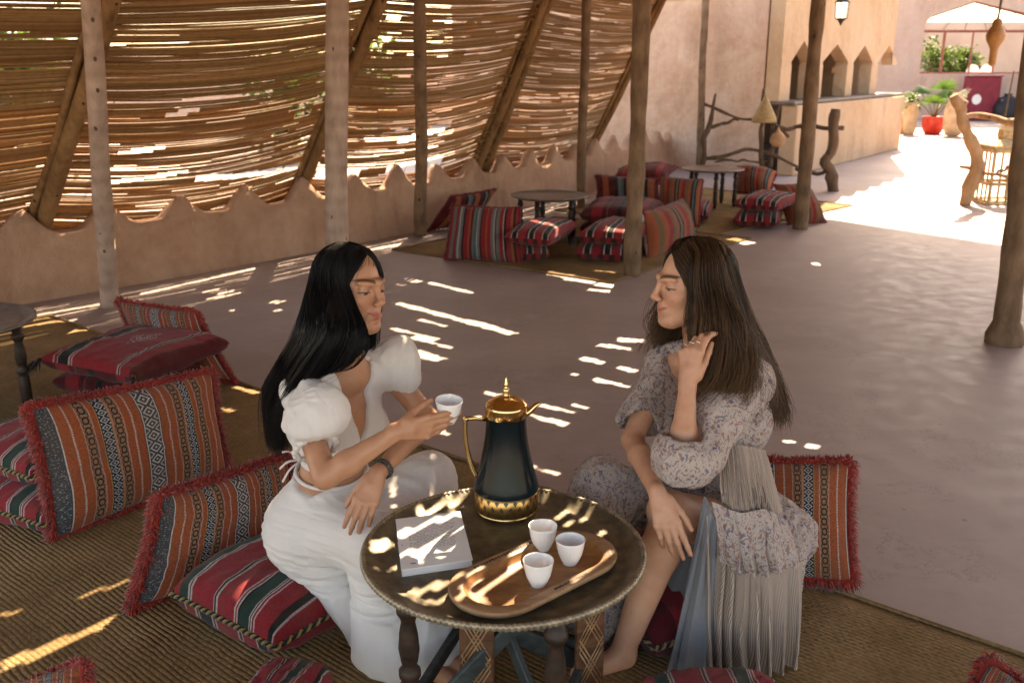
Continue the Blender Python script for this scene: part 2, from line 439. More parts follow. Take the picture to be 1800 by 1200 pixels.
m.sock('Base Color', m.mix((ins + tri).clamp(), (.55, .33, .12), (.06, .045, .03))); m.sock('Metallic', 1 - ins.mx(tri) * .8); m.bump(1 - ins.mx(tri), .6, .006); M['fret'] = m.m
def wood(name, d, l, sc=3, rough=.5):
    m = Mat(name, rough, .35); n = m.noise(m.mapv(m.coord(), (3, 14, 14)), scale=sc, detail=6, dist=.6); k = m.noise(scale=70, detail=3)
    m.sock('Base Color', m.ramp(n * .8 + k * .2, [(.35, d), (.68, l)])); m.bump(n + k * .3, .25, .004); return m.m
M['table_wood'] = wood('dark_table_wood', (.016, .010, .007), (.055, .03, .02)); M['carved'] = wood('carved_brown_wood', (.07, .028, .014), (.17, .075, .04))
M['tray_wood'] = wood('olive_tray_wood', (.20, .082, .028), (.40, .185, .07), 2.4, .42); M['tray_rim'] = wood('tray_rim_wood', (.24, .125, .06), (.42, .25, .14), 2.4, .5)
M['greywood'] = wood('grey_stretcher_wood', (.022, .028, .028), (.06, .072, .07))
M['porcelain'] = plain('porcelain', (.80, .80, .80), .18, .5, 0, .02, 10); M['paper'] = plain('book_paper', (.74, .71, .68), .6, .3, 0, .04, 8); M['ink'] = plain('printing_ink', (.40, .35, .34), .7); M['rimbrass'] = plain('rope_rim_brass', (.30, .25, .18), .4, .5, .55, .3, 40)
M['red_gloss'] = plain('red_glazed_pot', (.55, .035, .02), .3, .5, 0, .12, 9); M['maroon'] = plain('maroon_paint', (.22, .018, .035), .5, .4, 0, .15, 6)
M['terracotta'] = plain('terracotta', (.50, .30, .17), .85, .15, 0, .2, 9, .2); M['beigeclay'] = plain('beige_clay', (.52, .36, .22), .85, .15, 0, .2, 5, .2)
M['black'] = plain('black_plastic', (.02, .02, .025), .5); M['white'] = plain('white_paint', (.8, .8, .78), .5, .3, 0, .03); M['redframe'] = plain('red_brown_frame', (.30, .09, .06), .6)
M['rope'] = plain('rope', (.12, .085, .05), .9); M['wicker'] = plain('wicker', (.42, .29, .15), .8, .2, 0, .35, 60, .5, 120); M['gourd'] = plain('gourd_skin', (.34, .16, .055), .45, .35, 0, .2, 10)
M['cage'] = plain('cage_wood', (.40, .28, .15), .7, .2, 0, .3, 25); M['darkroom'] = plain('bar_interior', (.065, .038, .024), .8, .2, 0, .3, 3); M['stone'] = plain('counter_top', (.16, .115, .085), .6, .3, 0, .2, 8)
M['leaf'] = None
m = Mat('leaf', .55, .35); c = m.attr('Col'); m.sock('Base Color', c); m.translucent(m.mix(1.0, c, (1., 1.0, .45), 'MULTIPLY'), .35); M['leaf'] = m.m
m = Mat('glass', .03, .5); m.sock('Base Color', (1, 1, 1, 1)); m.sock('Transmission Weight', 1.0); m.b.inputs['IOR'].default_value = 1.08; M['glass'] = m.m
m = Mat('lamp_glass', .3, .5); m.sock('Base Color', (.9, .8, .6, 1)); m.sock('Emission Color', (1, .85, .6, 1)); m.sock('Emission Strength', .7); M['lampglass'] = m.m
m = Mat('red_wool', .9, .1); c = m.attr('Col'); m.sock('Base Color', c); m.sock('Sheen Weight', .3); M['wool'] = m.m

# woven cushion cloths ; UV 0..1 over the face
def weave(m, u, v, col, su=260, sv=260):
    wv = ((u * su).fr() - .5).abs() + ((v * sv).fr() - .5).abs()
    n = m.noise(scale=7, detail=4); f = m.noise(scale=160, detail=2)
    col = m.mix(f.ss(.3, .7) * .35, col, (.02, .012, .01)); col = m.mix(n.ss(.42, .72) * .3, col, (.13, .075, .05))
    m.sock('Base Color', col); m.sock('Sheen Weight', .12); m.bump(wv * .6 + n * .5, .3, .004); return m.m
def oxo(m, wc, a, b, v, N, off=0.0):
    s = (wc - (a + b) / 2) / ((b - a) / 2); t = (((v * N + off).fr()) - .5) * 2; return s.abs() + t.abs(), s, t
def cloth_orange(name, N=15.0, base=(.34, .085, .035)):
    m = Mat(name, .92, .08); u, v = m.uv(); wc = ((u - .53) * 2).abs()
    ch = (.055, .062, .068); wh = (.55, .52, .50); bk = (.014, .014, .016); ol = (.13, .10, .06)
    st = [(0, ch), (.085, wh), (.096, (.02, .03, .035)), (.104, base), (.30, (.10, .07, .05)), (.385, base), (.40, (.45, .24, .10)), (.412, bk), (.52, (.40, .3, .12)), (.53, base), (.60, ol), (.69, base), (.90, wh), (.912, ch)]
    col = m.ramp(wc, st, True)
    dots = ((v * N * 5).fr()).lt(.55)
    col = m.mix(dots * (wc.band(.19, .208) + wc.band(.79, .806)).clamp(), col, wh)
    sd = ((v * N * 6).fr()).lt(.5)
    col = m.mix(sd * (wc.band(.285, .298) + wc.band(.392, .4) + wc.band(.585, .598) + wc.band(.695, .705)).clamp() * .8, col, wh)
    D, s, t = oxo(m, wc, .0, .085, v, N * .62); D2 = ((wc / .085).abs() + t.abs())
    col = m.mix(((D2 - .72).abs().lt(.13) + D2.lt(.2) + (D2 - 1.4).abs().lt(.1)).clamp() * wc.lt(.08), col, wh)
    D, s, t = oxo(m, wc, .412, .52, v, N * 1.1); col = m.mix(((D - .8).abs().lt(.16) + D.lt(.26) + D.gt(1.55)).clamp() * wc.band(.418, .514), col, (.42, .43, .46))
    D, s, t = oxo(m, wc, .30, .385, v, N * .8); ox = ((s * s + t * t - .42).abs().lt(.2) + (s.abs() - t.abs()).abs().lt(.14) * t.abs().gt(.55)).clamp()
    col = m.mix(ox * wc.band(.302, .383), m.mix(wc.band(.302, .383), col, (.30, .16, .09)), (.02, .02, .02))
    D, s, t = oxo(m, wc, .60, .69, v, N * .8, .4); ox = ((s * s + t * t - .42).abs().lt(.2) + (s.abs() - t.abs()).abs().lt(.14) * t.abs().gt(.55)).clamp()
    col = m.mix(ox * wc.band(.602, .688), m.mix(wc.band(.602, .688), col, (.30, .16, .09)), (.02, .02, .02))
    sp = m.noise(m.vec(u * 90, v * 90), scale=1, detail=1).gt(.62); col = m.mix(sp * wc.gt(.925) * .5, col, wh)
    return weave(m, u, v, col)
def cloth_stripes(name, st, vertical=False, check=None):
    m = Mat(name, .92, .08); u, v = m.uv(); x = v if vertical else u; y = u if vertical else v
    col = m.ramp(x, st, True)
    if check: col = m.mix((y * check).fr().lt(.5) * .8, col, (.012, .012, .012))
    n = m.noise(m.vec(x * 3, y * 90), scale=1, detail=2); col = m.mix(n.ss(.5, .8) * .2, col, (.05, .02, .02))
    return weave(m, u, v, col)
RED = (.28, .020, .028); DRED = (.10, .010, .014); BK = (.010, .014, .014); GRN = (.012, .040, .030); WH = (.42, .36, .34); OR = (.32, .085, .04); GY = (.16, .15, .15); TEAL = (.06, .12, .13); OLV = (.15, .10, .05)
M['c_orange'] = cloth_orange('woven_orange_cloth'); M['c_orange2'] = cloth_orange('woven_rust_cloth', 13.0, (.30, .06, .032))
M['c_seat'] = cloth_stripes('red_saddle_cloth', [(0, RED), (.07, GRN), (.15, WH), (.165, BK), (.175, WH), (.19, RED), (.40, WH), (.41, BK), (.425, WH), (.44, RED), (.60, WH), (.612, RED), (.622, WH), (.634, BK), (.65, GRN), (.74, WH), (.75, BK), (.757, WH), (.769, RED), (.784, WH), (.795, RED), (.92, BK), (.96, WH), (.97, RED)])
M['c_seat2'] = cloth_stripes('crimson_saddle_cloth', [(0, DRED), (.1, WH), (.11, RED), (.20, WH), (.22, DRED), (.235, WH), (.25, BK), (.37, WH), (.385, DRED), (.40, WH), (.415, RED), (.62, WH), (.635, BK), (.66, WH), (.67, RED), (.80, WH), (.815, BK), (.90, WH), (.91, RED)])
def cloth_motif(name, st):
    m = Mat(name, .92, .08); u, v = m.uv(); col = m.ramp(u, st, True)
    a = ((u - .60) / .13).abs(); b = ((v - .5) / .20).abs(); st_ = (((a + b) * 5.0).fr()).lt(.5) * (a + b).lt(1.0) * (a + b).gt(.12)
    zz = ((v * 26).fr() - .5).abs().lt(.28); col = m.mix(st_ * zz.mx((a + b).lt(.45)) * .9, col, (.46, .42, .42))
    return weave(m, u, v, col)
M['c_motif'] = cloth_motif('crimson_motif_cloth', [(0, RED), (.14, WH), (.15, RED), (.18, WH), (.19, BK), (.30, WH), (.315, RED), (.33, WH), (.34, RED), (.82, WH), (.83, BK), (.845, WH), (.855, RED), (.95, DRED)])
M['c_maroon'] = cloth_stripes('maroon_cloth', [(0, DRED), (.15, RED), (.3, DRED), (.36, (.25, .1, .1)), (.37, DRED), (.5, BK), (.56, DRED), (.8, RED), (.9, DRED)])
M['c_multi'] = cloth_stripes('multicolour_striped_cloth', [(0, RED), (.05, GY), (.1, RED), (.14, TEAL), (.16, WH), (.18, GY), (.22, BK), (.25, RED), (.31, OR), (.335, DRED), (.37, GY), (.39, TEAL), (.43, WH), (.445, GY), (.48, BK), (.5, RED), (.56, OR), (.58, RED), (.63, GY), (.67, WH), (.685, BK), (.70, GY), (.75, RED), (.8, WH), (.81, BK), (.84, RED), (.9, OR), (.93, BK), (.96, RED)])
M['c_rust'] = cloth_stripes('rust_striped_cloth', [(0, OR), (.08, OLV), (.14, OR), (.22, RED), (.3, OLV), (.36, OR), (.42, BK), (.46, GY), (.5, BK), (.53, OR), (.6, RED), (.68, OLV), (.75, OR), (.82, BK), (.86, TEAL), (.9, BK), (.93, OR)])
M['c_dark'] = cloth_stripes('dark_rust_cloth', [(0, DRED), (.1, OR), (.2, DRED), (.3, BK), (.36, GY), (.42, TEAL), (.46, BK), (.5, OR), (.62, DRED), (.7, BK), (.75, GY), (.8, BK), (.85, OR), (.95, DRED)])
M['c_check'] = cloth_stripes('red_checked_cloth', [(0, RED), (.14, WH), (.16, BK), (.26, WH), (.28, RED), (.45, DRED), (.5, WH), (.52, BK), (.62, WH), (.64, RED), (.8, WH), (.82, BK), (.92, WH), (.94, RED)])
M['c_checkside'] = cloth_stripes('checked_side_cloth', [(0, RED), (.3, BK), (.36, WH), (.38, RED), (.62, WH), (.64, BK), (.7, RED)], True, 5.0)
# ------------------------------------------------------------ ground
def sheet(name, poly, z, mat, kind='structure', sub=1):
    poly = np.asarray(poly, float); V = np.c_[poly, np.full(len(poly), z)]
    o = mk(name, V, np.arange(len(poly))[None], mat, smooth=False); o['kind'] = kind; return o
sheet('ground', [(-300, -300), (300, -300), (300, 300), (-300, 300)], -.012, M['ground'])
sheet('floor', [(-6.5, -3.5), (16, -3.5), (16, 26), (4.5, 26), (3.0, 17), (-2.0, 8.2), (-6.5, 3.0)], 0.0, M['floor'])

# ------------------------------------------------------------ low crenellated wall
WB = A([at(x, y)[:2] for x, y in [(0, 540), (400, 470), (735, 405), (1000, 345), (1220, 285)]])
WB = np.vstack([WB[0] + (WB[0] - WB[1]) * 1.6, WB])
WC = catmull(WB, 400); wl_ = np.r_[0, np.cumsum(np.linalg.norm(np.diff(WC, axis=0), axis=1))]
def wallp(s):
    """point and inward normal of the wall foot at running length s"""
    p = A([np.interp(s, wl_, WC[:, 0]), np.interp(s, wl_, WC[:, 1])])
    q = A([np.interp(s + .05, wl_, WC[:, 0]), np.interp(s + .05, wl_, WC[:, 1])]); r = A([np.interp(s - .05, wl_, WC[:, 0]), np.interp(s - .05, wl_, WC[:, 1])])
    t = nrm(q - r); return p, A([t[1], -t[0]]), t
WLEN = wl_[-1]
def build_low_wall():
    ss = np.arange(0, WLEN, .045); per = .603; V = []; th = .20
    prof = []
    for s in ss:
        p, n, t = wallp(s)
        k = s / per; ph = abs((k - .12) % 1.0 - .5) * 2          # 1 at the tips
        r = vnoise(A([[math.floor(k + .38) * 3.1, 5, 1]]))[0]
        tip = max(0.0, (ph - .27) / .73)
        top = .455 + (.175 + .05 * r) * tip ** 1.2
        prof.append((p, n, top + .012 * (vnoise(A([[s * 7, 0, 0]]))[0] - .5)))
    rows = []
    for p, n, top in prof:
        c = A([p[0], p[1], 0]); n3 = A([n[0], n[1], 0])
        base = .44
        pts = [c + n3 * .035, c + n3 * .012 + A([0, 0, .08]), c + n3 * .0 + A([0, 0, .22]), c - n3 * .004 + A([0, 0, .36]), c - n3 * .012 + A([0, 0, base])]
        if top > base + .025:
            pts += [c - n3 * .028 + A([0, 0, base + (top - base) * .5]), c - n3 * .05 + A([0, 0, top - .012]), c - n3 * .09 + A([0, 0, top]), c - n3 * .14 + A([0, 0, top - .012])]
        else:
            pts += [c - n3 * .03 + A([0, 0, top - .006]), c - n3 * .06 + A([0, 0, top]), c - n3 * .1 + A([0, 0, top]), c - n3 * .15 + A([0, 0, top - .004])]
        pts += [c - n3 * (th - .01) + A([0, 0, base - .02]), c - n3 * th + A([0, 0, .3]), c - n3 * th]
        rows.append(pts)
    V = A(rows); m, k, _ = V.shape
    V = V.reshape(-1, 3); V += (fbm(V * 6, 3) - .5)[:, None] * .022 * np.c_[np.ones(len(V)), np.ones(len(V)), .4 * np.ones(len(V))]
    i = np.arange(m - 1)[:, None] * k; j = np.arange(k - 1)[None]
    F = np.stack([i + j, i + k + j, i + k + j + 1, i + j + 1], -1).reshape(-1, 4)
    o = mk('low_wall', V, F, M['adobe'], smooth=True)
    tag(o, 'low adobe wall topped with pointed merlons running below the reed screens', 'wall')
build_low_wall()

# ------------------------------------------------------------ leaning reed screens behind the wall, between poles
LEAN = [(-1.5, 46), (1.6, 47), (4.05, 56), (6.85, 63), (9.9, 64), (12.2, 65)]
def s_of_px(px):
    b = None
    for s in np.arange(0, WLEN, .02):
        p, n, t = wallp(s); d = p[1] * _c + (H - .5) * _s; x = 900 + FPX * p[0] / d
        if b is None or abs(x - px) < b[0]: b = (abs(x - px), s)
    return b[1]
POLE_S = [s_of_px(95), s_of_px(556), s_of_px(873), s_of_px(1072)]
POLE_S = [POLE_S[0] - 2.4] + POLE_S
POLE_A = [47, 46, 55.5, 64.5, 64]
def screen_pt(s, l, dn=0.0):
    """point of the screen plane: running length s, distance l up the slope"""
    p, n, t = wallp(s); a = math.radians(np.interp(s, POLE_S, POLE_A))
    q = p - n * .36
    return A([q[0] + n[0] * (math.cos(a) * l - math.sin(a) * dn), q[1] + n[1] * (math.cos(a) * l - math.sin(a) * dn), .38 + math.sin(a) * l + math.cos(a) * dn])
SCR_TOP = [2.14, 2.14, 2.34, 2.46]
# places where sunlight falls through the roof and screens, taken from the photograph: (x1,y1,x2,y2,width,z)
LIGHT = []
def L_(z, *rows):
    for r in rows: LIGHT.append((*r, z))
L_(0.0, (757, 497, 830, 515, 6), (693, 487, 735, 495, 7), (672, 482, 690, 482, 7), (683, 497, 707, 501, 5), (700, 533, 840, 570, 9), (820, 563, 900, 586, 11), (740, 562, 783, 573, 6),
   (688, 577, 767, 595, 6), (723, 593, 793, 611, 7), (697, 612, 773, 632, 16), (777, 760, 810, 768, 8), (372, 511, 380, 512, 5), (392, 513, 400, 514, 6), (412, 517, 420, 518, 6), (446, 523, 454, 524, 6),
   (481, 530, 492, 531, 9), (436, 537, 444, 538, 6), (383, 522, 388, 522, 5), (486, 545, 496, 546, 6), (405, 545, 412, 546, 5), (856, 689, 1002, 723, 8), (935, 730, 993, 745, 10), (935, 820, 978, 833, 10), (773, 757, 809, 768, 8),
   (1011, 658, 1101, 679, 8), (1024, 629, 1112, 651, 9), (1056, 606, 1105, 613, 7), (1090, 597, 1128, 599, 8), (1037, 509, 1071, 512, 5), (1049, 499, 1082, 504, 7), (1000, 490, 1043, 496, 7), (1050, 477, 1080, 480, 5),
   (1285, 422, 1318, 428, 7), (1431, 464, 1438, 464, 5), (1383, 775, 1394, 776, 8), (1422, 783, 1434, 784, 9), (915, 473, 1000, 487, 6), (1012, 712, 1030, 716, 6),
   (55, 555, 205, 530, 4), (255, 515, 480, 465, 4.5), (510, 455, 570, 441, 8), (640, 428, 730, 408, 7), (640, 441, 715, 427, 5), (55, 575, 110, 566, 5), (100, 590, 130, 586, 5),
   (66, 1113, 222, 1048, 14), (141, 1056, 222, 1027, 9), (0, 1182, 195, 1102, 22), (0, 1150, 60, 1130, 8), (0, 1090, 25, 1082, 8), (415, 686, 447, 694, 12), (388, 724, 402, 728, 10), (255, 1000, 300, 985, 5))
L_(.45, (655, 974, 697, 960, 15), (668, 1007, 702, 997, 10), (683, 1021, 734, 1007, 11), (748, 1036, 788, 1020, 24), (755, 1062, 806, 1038, 20), (700, 1043, 745, 1061, 9), (745, 905, 817, 881, 9), (940, 884, 962, 880, 13),
   (968, 913, 1022, 893, 13), (998, 921, 1050, 904, 13), (1056, 939, 1087, 929, 15), (1008, 873, 1024, 876, 8), (1034, 882, 1052, 886, 8), (700, 893, 740, 878, 7))
L_(.475, (705, 931, 802, 897, 14), (698, 977, 831, 914, 16), (712, 990, 765, 962, 11), (788, 961, 824, 938, 6), (775, 972, 812, 955, 5))
L_(.478, (848, 1016, 950, 961, 15), (880, 1048, 922, 1019, 14), (811, 1012, 842, 999, 12), (1009, 1017, 1072, 969, 15), (890, 975, 925, 955, 6))
L_(.78, (900, 719, 920, 718, 22), (880, 735, 890, 736, 8))
L_(.62, (710, 806, 722, 795, 14), (735, 705, 742, 735, 10)); L_(1.13, (572, 441, 582, 439, 12), (652, 452, 662, 456, 10)); L_(.85, (690, 588, 712, 600, 8), (712, 632, 722, 645, 12), (600, 690, 608, 760, 5))
L_(.52, (768, 776, 795, 800, 16), (800, 820, 832, 868, 12), (740, 845, 760, 850, 8), (1066, 826, 1086, 822, 22), (445, 803, 492, 790, 12), (270, 850, 330, 838, 6))
L_(.24, (392, 1008, 455, 985, 24), (400, 1030, 430, 1022, 8), (615, 985, 640, 975, 7)); L_(1.15, (1238, 413, 1258, 417, 12), (1272, 424, 1280, 428, 6)); L_(.56, (1205, 360, 1208, 364, 6), (520, 622, 545, 612, 6))
CUT = []
for x1, y1, x2, y2, wd, z in LIGHT:
    a = at(x1, y1, z); b = at(x2, y2, z)
    c1 = at((x1 + x2) / 2, (y1 + y2) / 2 - wd / 2, z); c2 = at((x1 + x2) / 2, (y1 + y2) / 2 + wd / 2, z)
    d = (b - a)[:2]; ln = np.linalg.norm(d) + 1e-6; d = d / ln; e = A([-d[1], d[0]])
    hw = max(.010, abs((c2 - c1)[:2] @ e) / 2 * (.72 if z > .4 else 1.0))
    CUT.append((a[:2], d, ln, hw, z, z == 0 and (y1 < 470 or x1 < 600) and y1 < 600))
def is_cut(P, scr=False):
    """P (n,3) points of the roof -> True where a gap must let the sun through"""
    P = np.asarray(P, float); r = np.zeros(len(P), bool)
    for a, d, ln, hw, z, fl in CUT:
        if scr and not fl: continue
        if scr: hw = hw * .6
        q = P[:, :2] - SH[None] * (P[:, 2] - z)[:, None] - a
        u = q @ d; v = q @ A([-d[1], d[0]])
        edge = hw * (1 + .14 * np.sin(u * 21 + a[0] * 50))
        r |= (u > -.02) & (u < ln + .02) & (np.abs(v) < edge)
    return r
REEDC = A([(.40, .235, .105), (.45, .275, .13), (.34, .19, .08), (.50, .32, .16), (.29, .155, .065), (.42, .25, .115)])
def ribbon_runs(mb, P, keep, r, flat, col, n=4):
    i = 0; m = len(P)
    while i < m:
        if not keep[i]: i += 1; continue
        j = i
        while j + 1 < m and keep[j + 1]: j += 1
        if j - i >= 2: mb.tube(P[i:j + 1], r, n, col=col, up=(0.3, -.4, .8))
        i = j + 1
SCREEN_LABELS = ['reed screen at the far left edge, behind the left-hand leaning pole', 'widest reed screen with long bright slits, between the two leftmost leaning poles',
                 'reed screen with many bright slits, between the second leaning pole and the doubled pole', 'narrow reed screen right of the doubled pole, ending at the pink wall']
def build_screen(k, s0, s1, over):
    rs = np.random.default_rng(50 + k); mb = MB()
    root = thing('reed_screen', SCREEN_LABELS[k], 'reed screen', (*wallp((s0 + s1) / 2)[0], .38), group='reed screens leaning over the low wall')
    n = max(10, int((s1 - s0) / .16)); us = np.linspace(-over, 1 + over, n)
    sag_w = np.clip(us, 0, 1); sag = 4 * sag_w * (1 - sag_w)
    lmax = 2.75; dl = .0092
    nr = int((lmax + .3) / dl)
    # broad slit rows : rows where the weave has opened up
    slit = {}
    nsl = [8, 9, 20, 17][k]
    for q in range(nsl):
        c = rs.uniform(.2, 2.4) if q > 2 else (.42, .8, 1.35)[q] + rs.uniform(-.05, .05)
        hh = rs.uniform(.003, .0075) * (1.1 if q < 3 else 1)
        a, b = sorted(rs.uniform(-.1, 1.1, 2)); 
        if q < 3: a, b = -.1, 1.1
        elif b - a < .25: b = a + .3
        slit[q] = (c, hh, a, b, rs.uniform(0, 9))
    for i in range(nr):
        l0 = i * dl - .3 + rs.normal(0, .0018)
        col = REEDC[rs.integers(len(REEDC))] * rs.uniform(.85, 1.12)
        ph = rs.uniform(0, 100)
        nz = vnoise(np.c_[us * 5 + ph, np.full(n, i * .35), np.zeros(n)]) - .5
        nz2 = vnoise(np.c_[us * 2.2, np.full(n, i * .12), np.full(n, k * 9.)]) - .5
        l = l0 + nz * .006 + nz2 * .03
        sl = [.07, .10, .10, .08][k] * sag * (1 - l0 / 3.2)       # the mat hangs in a belly
        fine = max(6, n * 2); uf = np.linspace(-over, 1 + over, fine)
        lf = np.interp(uf, us, l); sf = np.interp(uf, us, sl)
        keep = np.ones(fine, bool)
        for c, hh, a, b, p2 in slit.values():
            prof = hh * (.35 + 1.1 * vnoise(np.c_[uf * 6 + p2, np.zeros(fine), np.zeros(fine)])) 
            keep &= ~((np.abs(lf - c - .03 * np.sin(uf * 3 + p2)) < prof) & (uf > a) & (uf < b))
        # random missing pieces
        for q in range(rs.poisson([.10, .10, .5, .45][k])):
            a = rs.uniform(0, 1); keep &= ~((uf > a) & (uf < a + rs.uniform(.03, .14)))
        P = A([screen_pt(s0 + (s1 - s0) * u_, max(-.35, l_ - s_ * .9), -s_ * .8) for u_, l_, s_ in zip(uf, lf, sf)])
        P[:, 2] += rs.normal(0, .002)
        ok = P[:, 2] < SCR_TOP[k]
        keep &= ok
        keep &= ~is_cut(P, True)
        ribbon_runs(mb, P, keep, (.0070 * rs.uniform(.85, 1.15)), 1, col)
    o = mb.build('reeds', M['reed'], root, True, True, off=root.location, kind='stuff')
    # ties that hold the mat together
    tb = MB()
    for u_ in np.linspace(.12, .88, max(2, int((s1 - s0) / .8))):
        sg = 4 * u_ * (1 - u_)
        P = A([screen_pt(s0 + (s1 - s0) * u_, l_ - .07 * sg * .9, -.08 * sg * (1 - l_ / 3.2) + .014) for l_ in np.linspace(0, 2.5, 26)])
        tb.tube(P, .0035, 4)
    tb.build('binding_cord', M['rope'], root, True, off=root.location)
for k in range(4):
    s0, s1 = POLE_S[k], POLE_S[k + 1]
    build_screen(k, s0, s1, .015)
def crooked(a, b, n, amp, seed, taper=(1, 1)):
    t = np.linspace(0, 1, n)[:, None]; P = A(a) * (1 - t) + A(b) * t
    q = np.c_[t[:, 0] * 3.1, np.full(n, seed), np.zeros(n)]
    P = P + np.c_[vnoise(q) - .5, vnoise(q + 31) - .5, (vnoise(q + 57) - .5) * .3] * amp * np.sin(math.pi * np.clip(t, 0, 1)) ** .5
    return P
def log(mb, a, b, r0, r1, seed, amp=.05, n=18, sides=10, knots=.06, col=None):
    P = crooked(a, b, n, amp, seed); t = np.linspace(0, 1, n)
    R = (r0 + (r1 - r0) * t) * (1 + knots * 2 * (vnoise(np.c_[t * 11, np.full(n, seed * 1.7), np.zeros(n)]) - .5))
    mb.tube(P, R, sides, col=col)
PL = ['leaning pole in front of the leftmost reed screens, thick and shadowed', 'leaning pole just right of the pale central post', 'broad doubled leaning pole with reed ends between the narrow screens', 'thin leaning pole where the reeds end at the pink wall']
for k in range(1, 5):
    root = thing('leaning_pole', PL[k - 1], 'pole', screen_pt(POLE_S[k], 0), group='poles that carry the reed screens')
    s = POLE_S[k]
    m_ = MB(); log(m_, screen_pt(s, -.02, -.05), screen_pt(s, 2.75, -.05), [.062, .055, .055, .045][k - 1], .05, k * 3., .05); m_.build('pole', M['pole'], root, True, off=root.location)
    m_ = MB(); log(m_, screen_pt(s - .075, .05, -.02), screen_pt(s - .07, 2.7, -.02), .03, .026, k * 3. + 9, .03); m_.build('pole', M['pole'], root, True, off=root.location)
    if k == 3:
        m_ = MB(); log(m_, screen_pt(s + .17, 0, -.05), screen_pt(s + .14, 2.7, -.05), .045, .04, 77., .04); m_.build('pole', M['pole'], root, True, off=root.location)
        m_ = MB(); rs = np.random.default_rng(3)
        for q in range(130):                                        # cut reed ends that stick out beside the doubled pole
            l = rs.uniform(.1, 2.5); sg = rs.choice([-1, 1]); a = screen_pt(s + sg * rs.uniform(.0, .06), l, -.055); b = screen_pt(s + sg * rs.uniform(.1, .26), l + rs.normal(0, .02), -.075 + rs.uniform(-.02, .03))
            m_.tube(A([a, b]), .007, 4, col=REEDC[rs.integers(6)] * .9)
        m_.build('reed_ends', M['reed'], root, True, True, off=root.location, kind='stuff')
# cross battens that tie the mat (one each bay, out along the slope)
# ------------------------------------------------------------ roof of reeds on beams (mostly above the frame)
ROOF_Z = 2.62
mt = [screen_pt(s, .55)[:2] for s in np.linspace(POLE_S[0] - 1.5, POLE_S[4], 9)]
ROOF = [tuple(p) for p in mt] + [(3.3, 13.9), (4.26, 12.75), (5.35, 11.2), (5.35, -.9), (-3.9, -.9), (-4.3, 3.5)]
def inpoly(P, poly):
    x, y = P[:, 0], P[:, 1]; r = np.zeros(len(P), bool); n = len(poly)
    for i in range(n):
        (x1, y1), (x2, y2) = poly[i], poly[(i + 1) % n]
        c = ((y1 > y) != (y2 > y)) & (x < (x2 - x1) * (y - y1) / (y2 - y1 + 1e-12) + x1); r ^= c
    return r
def build_roof():
    root = thing('reed_roof', 'reed roof that shades the seating area', 'roof', (0, 5, ROOF_Z))
    d = nrm(A([.6, .8])); e = A([d[1], -d[0]]); mb = MB(); rs = np.random.default_rng(5); wd = .02
    for v in np.arange(-13, 9, wd):
        u = np.arange(-4, 18, .015); P = np.c_[d[0] * u + e[0] * v, d[1] * u + e[1] * v, np.full(len(u), ROOF_Z)]
        ins = inpoly(P, ROOF)
        if not ins.any(): continue
        u = u[ins]; P = P[ins]
        keep = ~is_cut(P)
        i = 0; c = REEDC[rs.integers(6)] * rs.uniform(.8, 1.1)
        while i < len(u):
            if not keep[i]: i += 1; continue
            j = i
            while j + 1 < len(u) and keep[j + 1] and u[j + 1] - u[j] < .02: j += 1
            if j > i:
                a, b = u[i] - .0075, u[j] + .0075; zz = ROOF_Z + rs.normal(0, .003)
                h = wd / 2 + .001; V = [(d[0] * q + e[0] * (v + s_ * h), d[1] * q + e[1] * (v + s_ * h), zz + t_ * .012) for q in (a, b) for s_ in (-1, 1) for t_ in (-1, 1)]
                mb.add(V, [[0, 1, 3, 2], [4, 6, 7, 5], [0, 4, 5, 1], [2, 3, 7, 6], [0, 2, 6, 4], [1, 5, 7, 3]], col=c)
            i = j + 1
    mb.build('reeds', M['reed_roof'], root, False, True, off=root.location, kind='stuff')
    for a, b in (((-2.85, 6.4), (.95, 12.7)), ((-1.3, 4.0), (2.95, 9.7)), ((2.94, .0), (2.97, 10.5)), ((-3.6, 1.5), (5.2, 1.5)), ((.93, 12.6), (4.1, 12.7))):
        m_ = MB(); log(m_, (*a, ROOF_Z - .085), (*b, ROOF_Z - .085), .05, .05, a[0] * 3, .05); m_.build('beam', M['pole'], root, True, off=root.location)
mm = M['reed'].copy(); mm.name = 'reed_roof_thatch'; M['reed_roof'] = mm
for n_ in mm.node_tree.nodes:
    if n_.type == 'MIX_SHADER': n_.inputs[0].default_value = .12
build_roof()

# ------------------------------------------------------------ upright posts
def post(px, py, topx, r, mat, label, ztop=ROOF_Z - .03, flare=1.0, seed=1.0, knots=.09, foot=None, lean=0.0):
    a = at(px, py); a = a if foot is None else A(foot)
    # the top of the post: where the vertical-ish line meets the upper frame edge
    d = a[1] * _c + H * _s
    Y = a[1]
    t = atY(topx, 0, Y + lean * .85); k = (ztop) / max(t[2], .5); top = A([a[0] + (t[0] - a[0]) * k, Y + lean, ztop])
    o = MB(); n = 34; P = crooked(a - A([0, 0, .02]), top, n, .03, seed); tt = np.linspace(0, 1, n)
    R = r * (1.06 - .12 * tt) * (1 + knots * (vnoise(np.c_[tt * 13, np.full(n, seed), np.zeros(n)]) - .5) * 2); R[:2] *= flare
    o.tube(P, R, 14)
    return tag(o.build('wooden_post', mat, None, True), label, 'post', 'upright posts of the shelter')
post(192, 538, 138, .056, M['bark_pale'], 'greyish wooden post at the left, leaning behind the fringed rust cushion', seed=2., lean=-1.25)
post(592, 520, 592, .078, M['bark_pale'], 'pale ringed post rising behind the dark-haired woman', seed=5., knots=.02)
post(739, 414, 737, .056, M['bark_dark'], 'dark slim post beside the low wall and the round-backed dark cushion', seed=8., lean=-1.15)
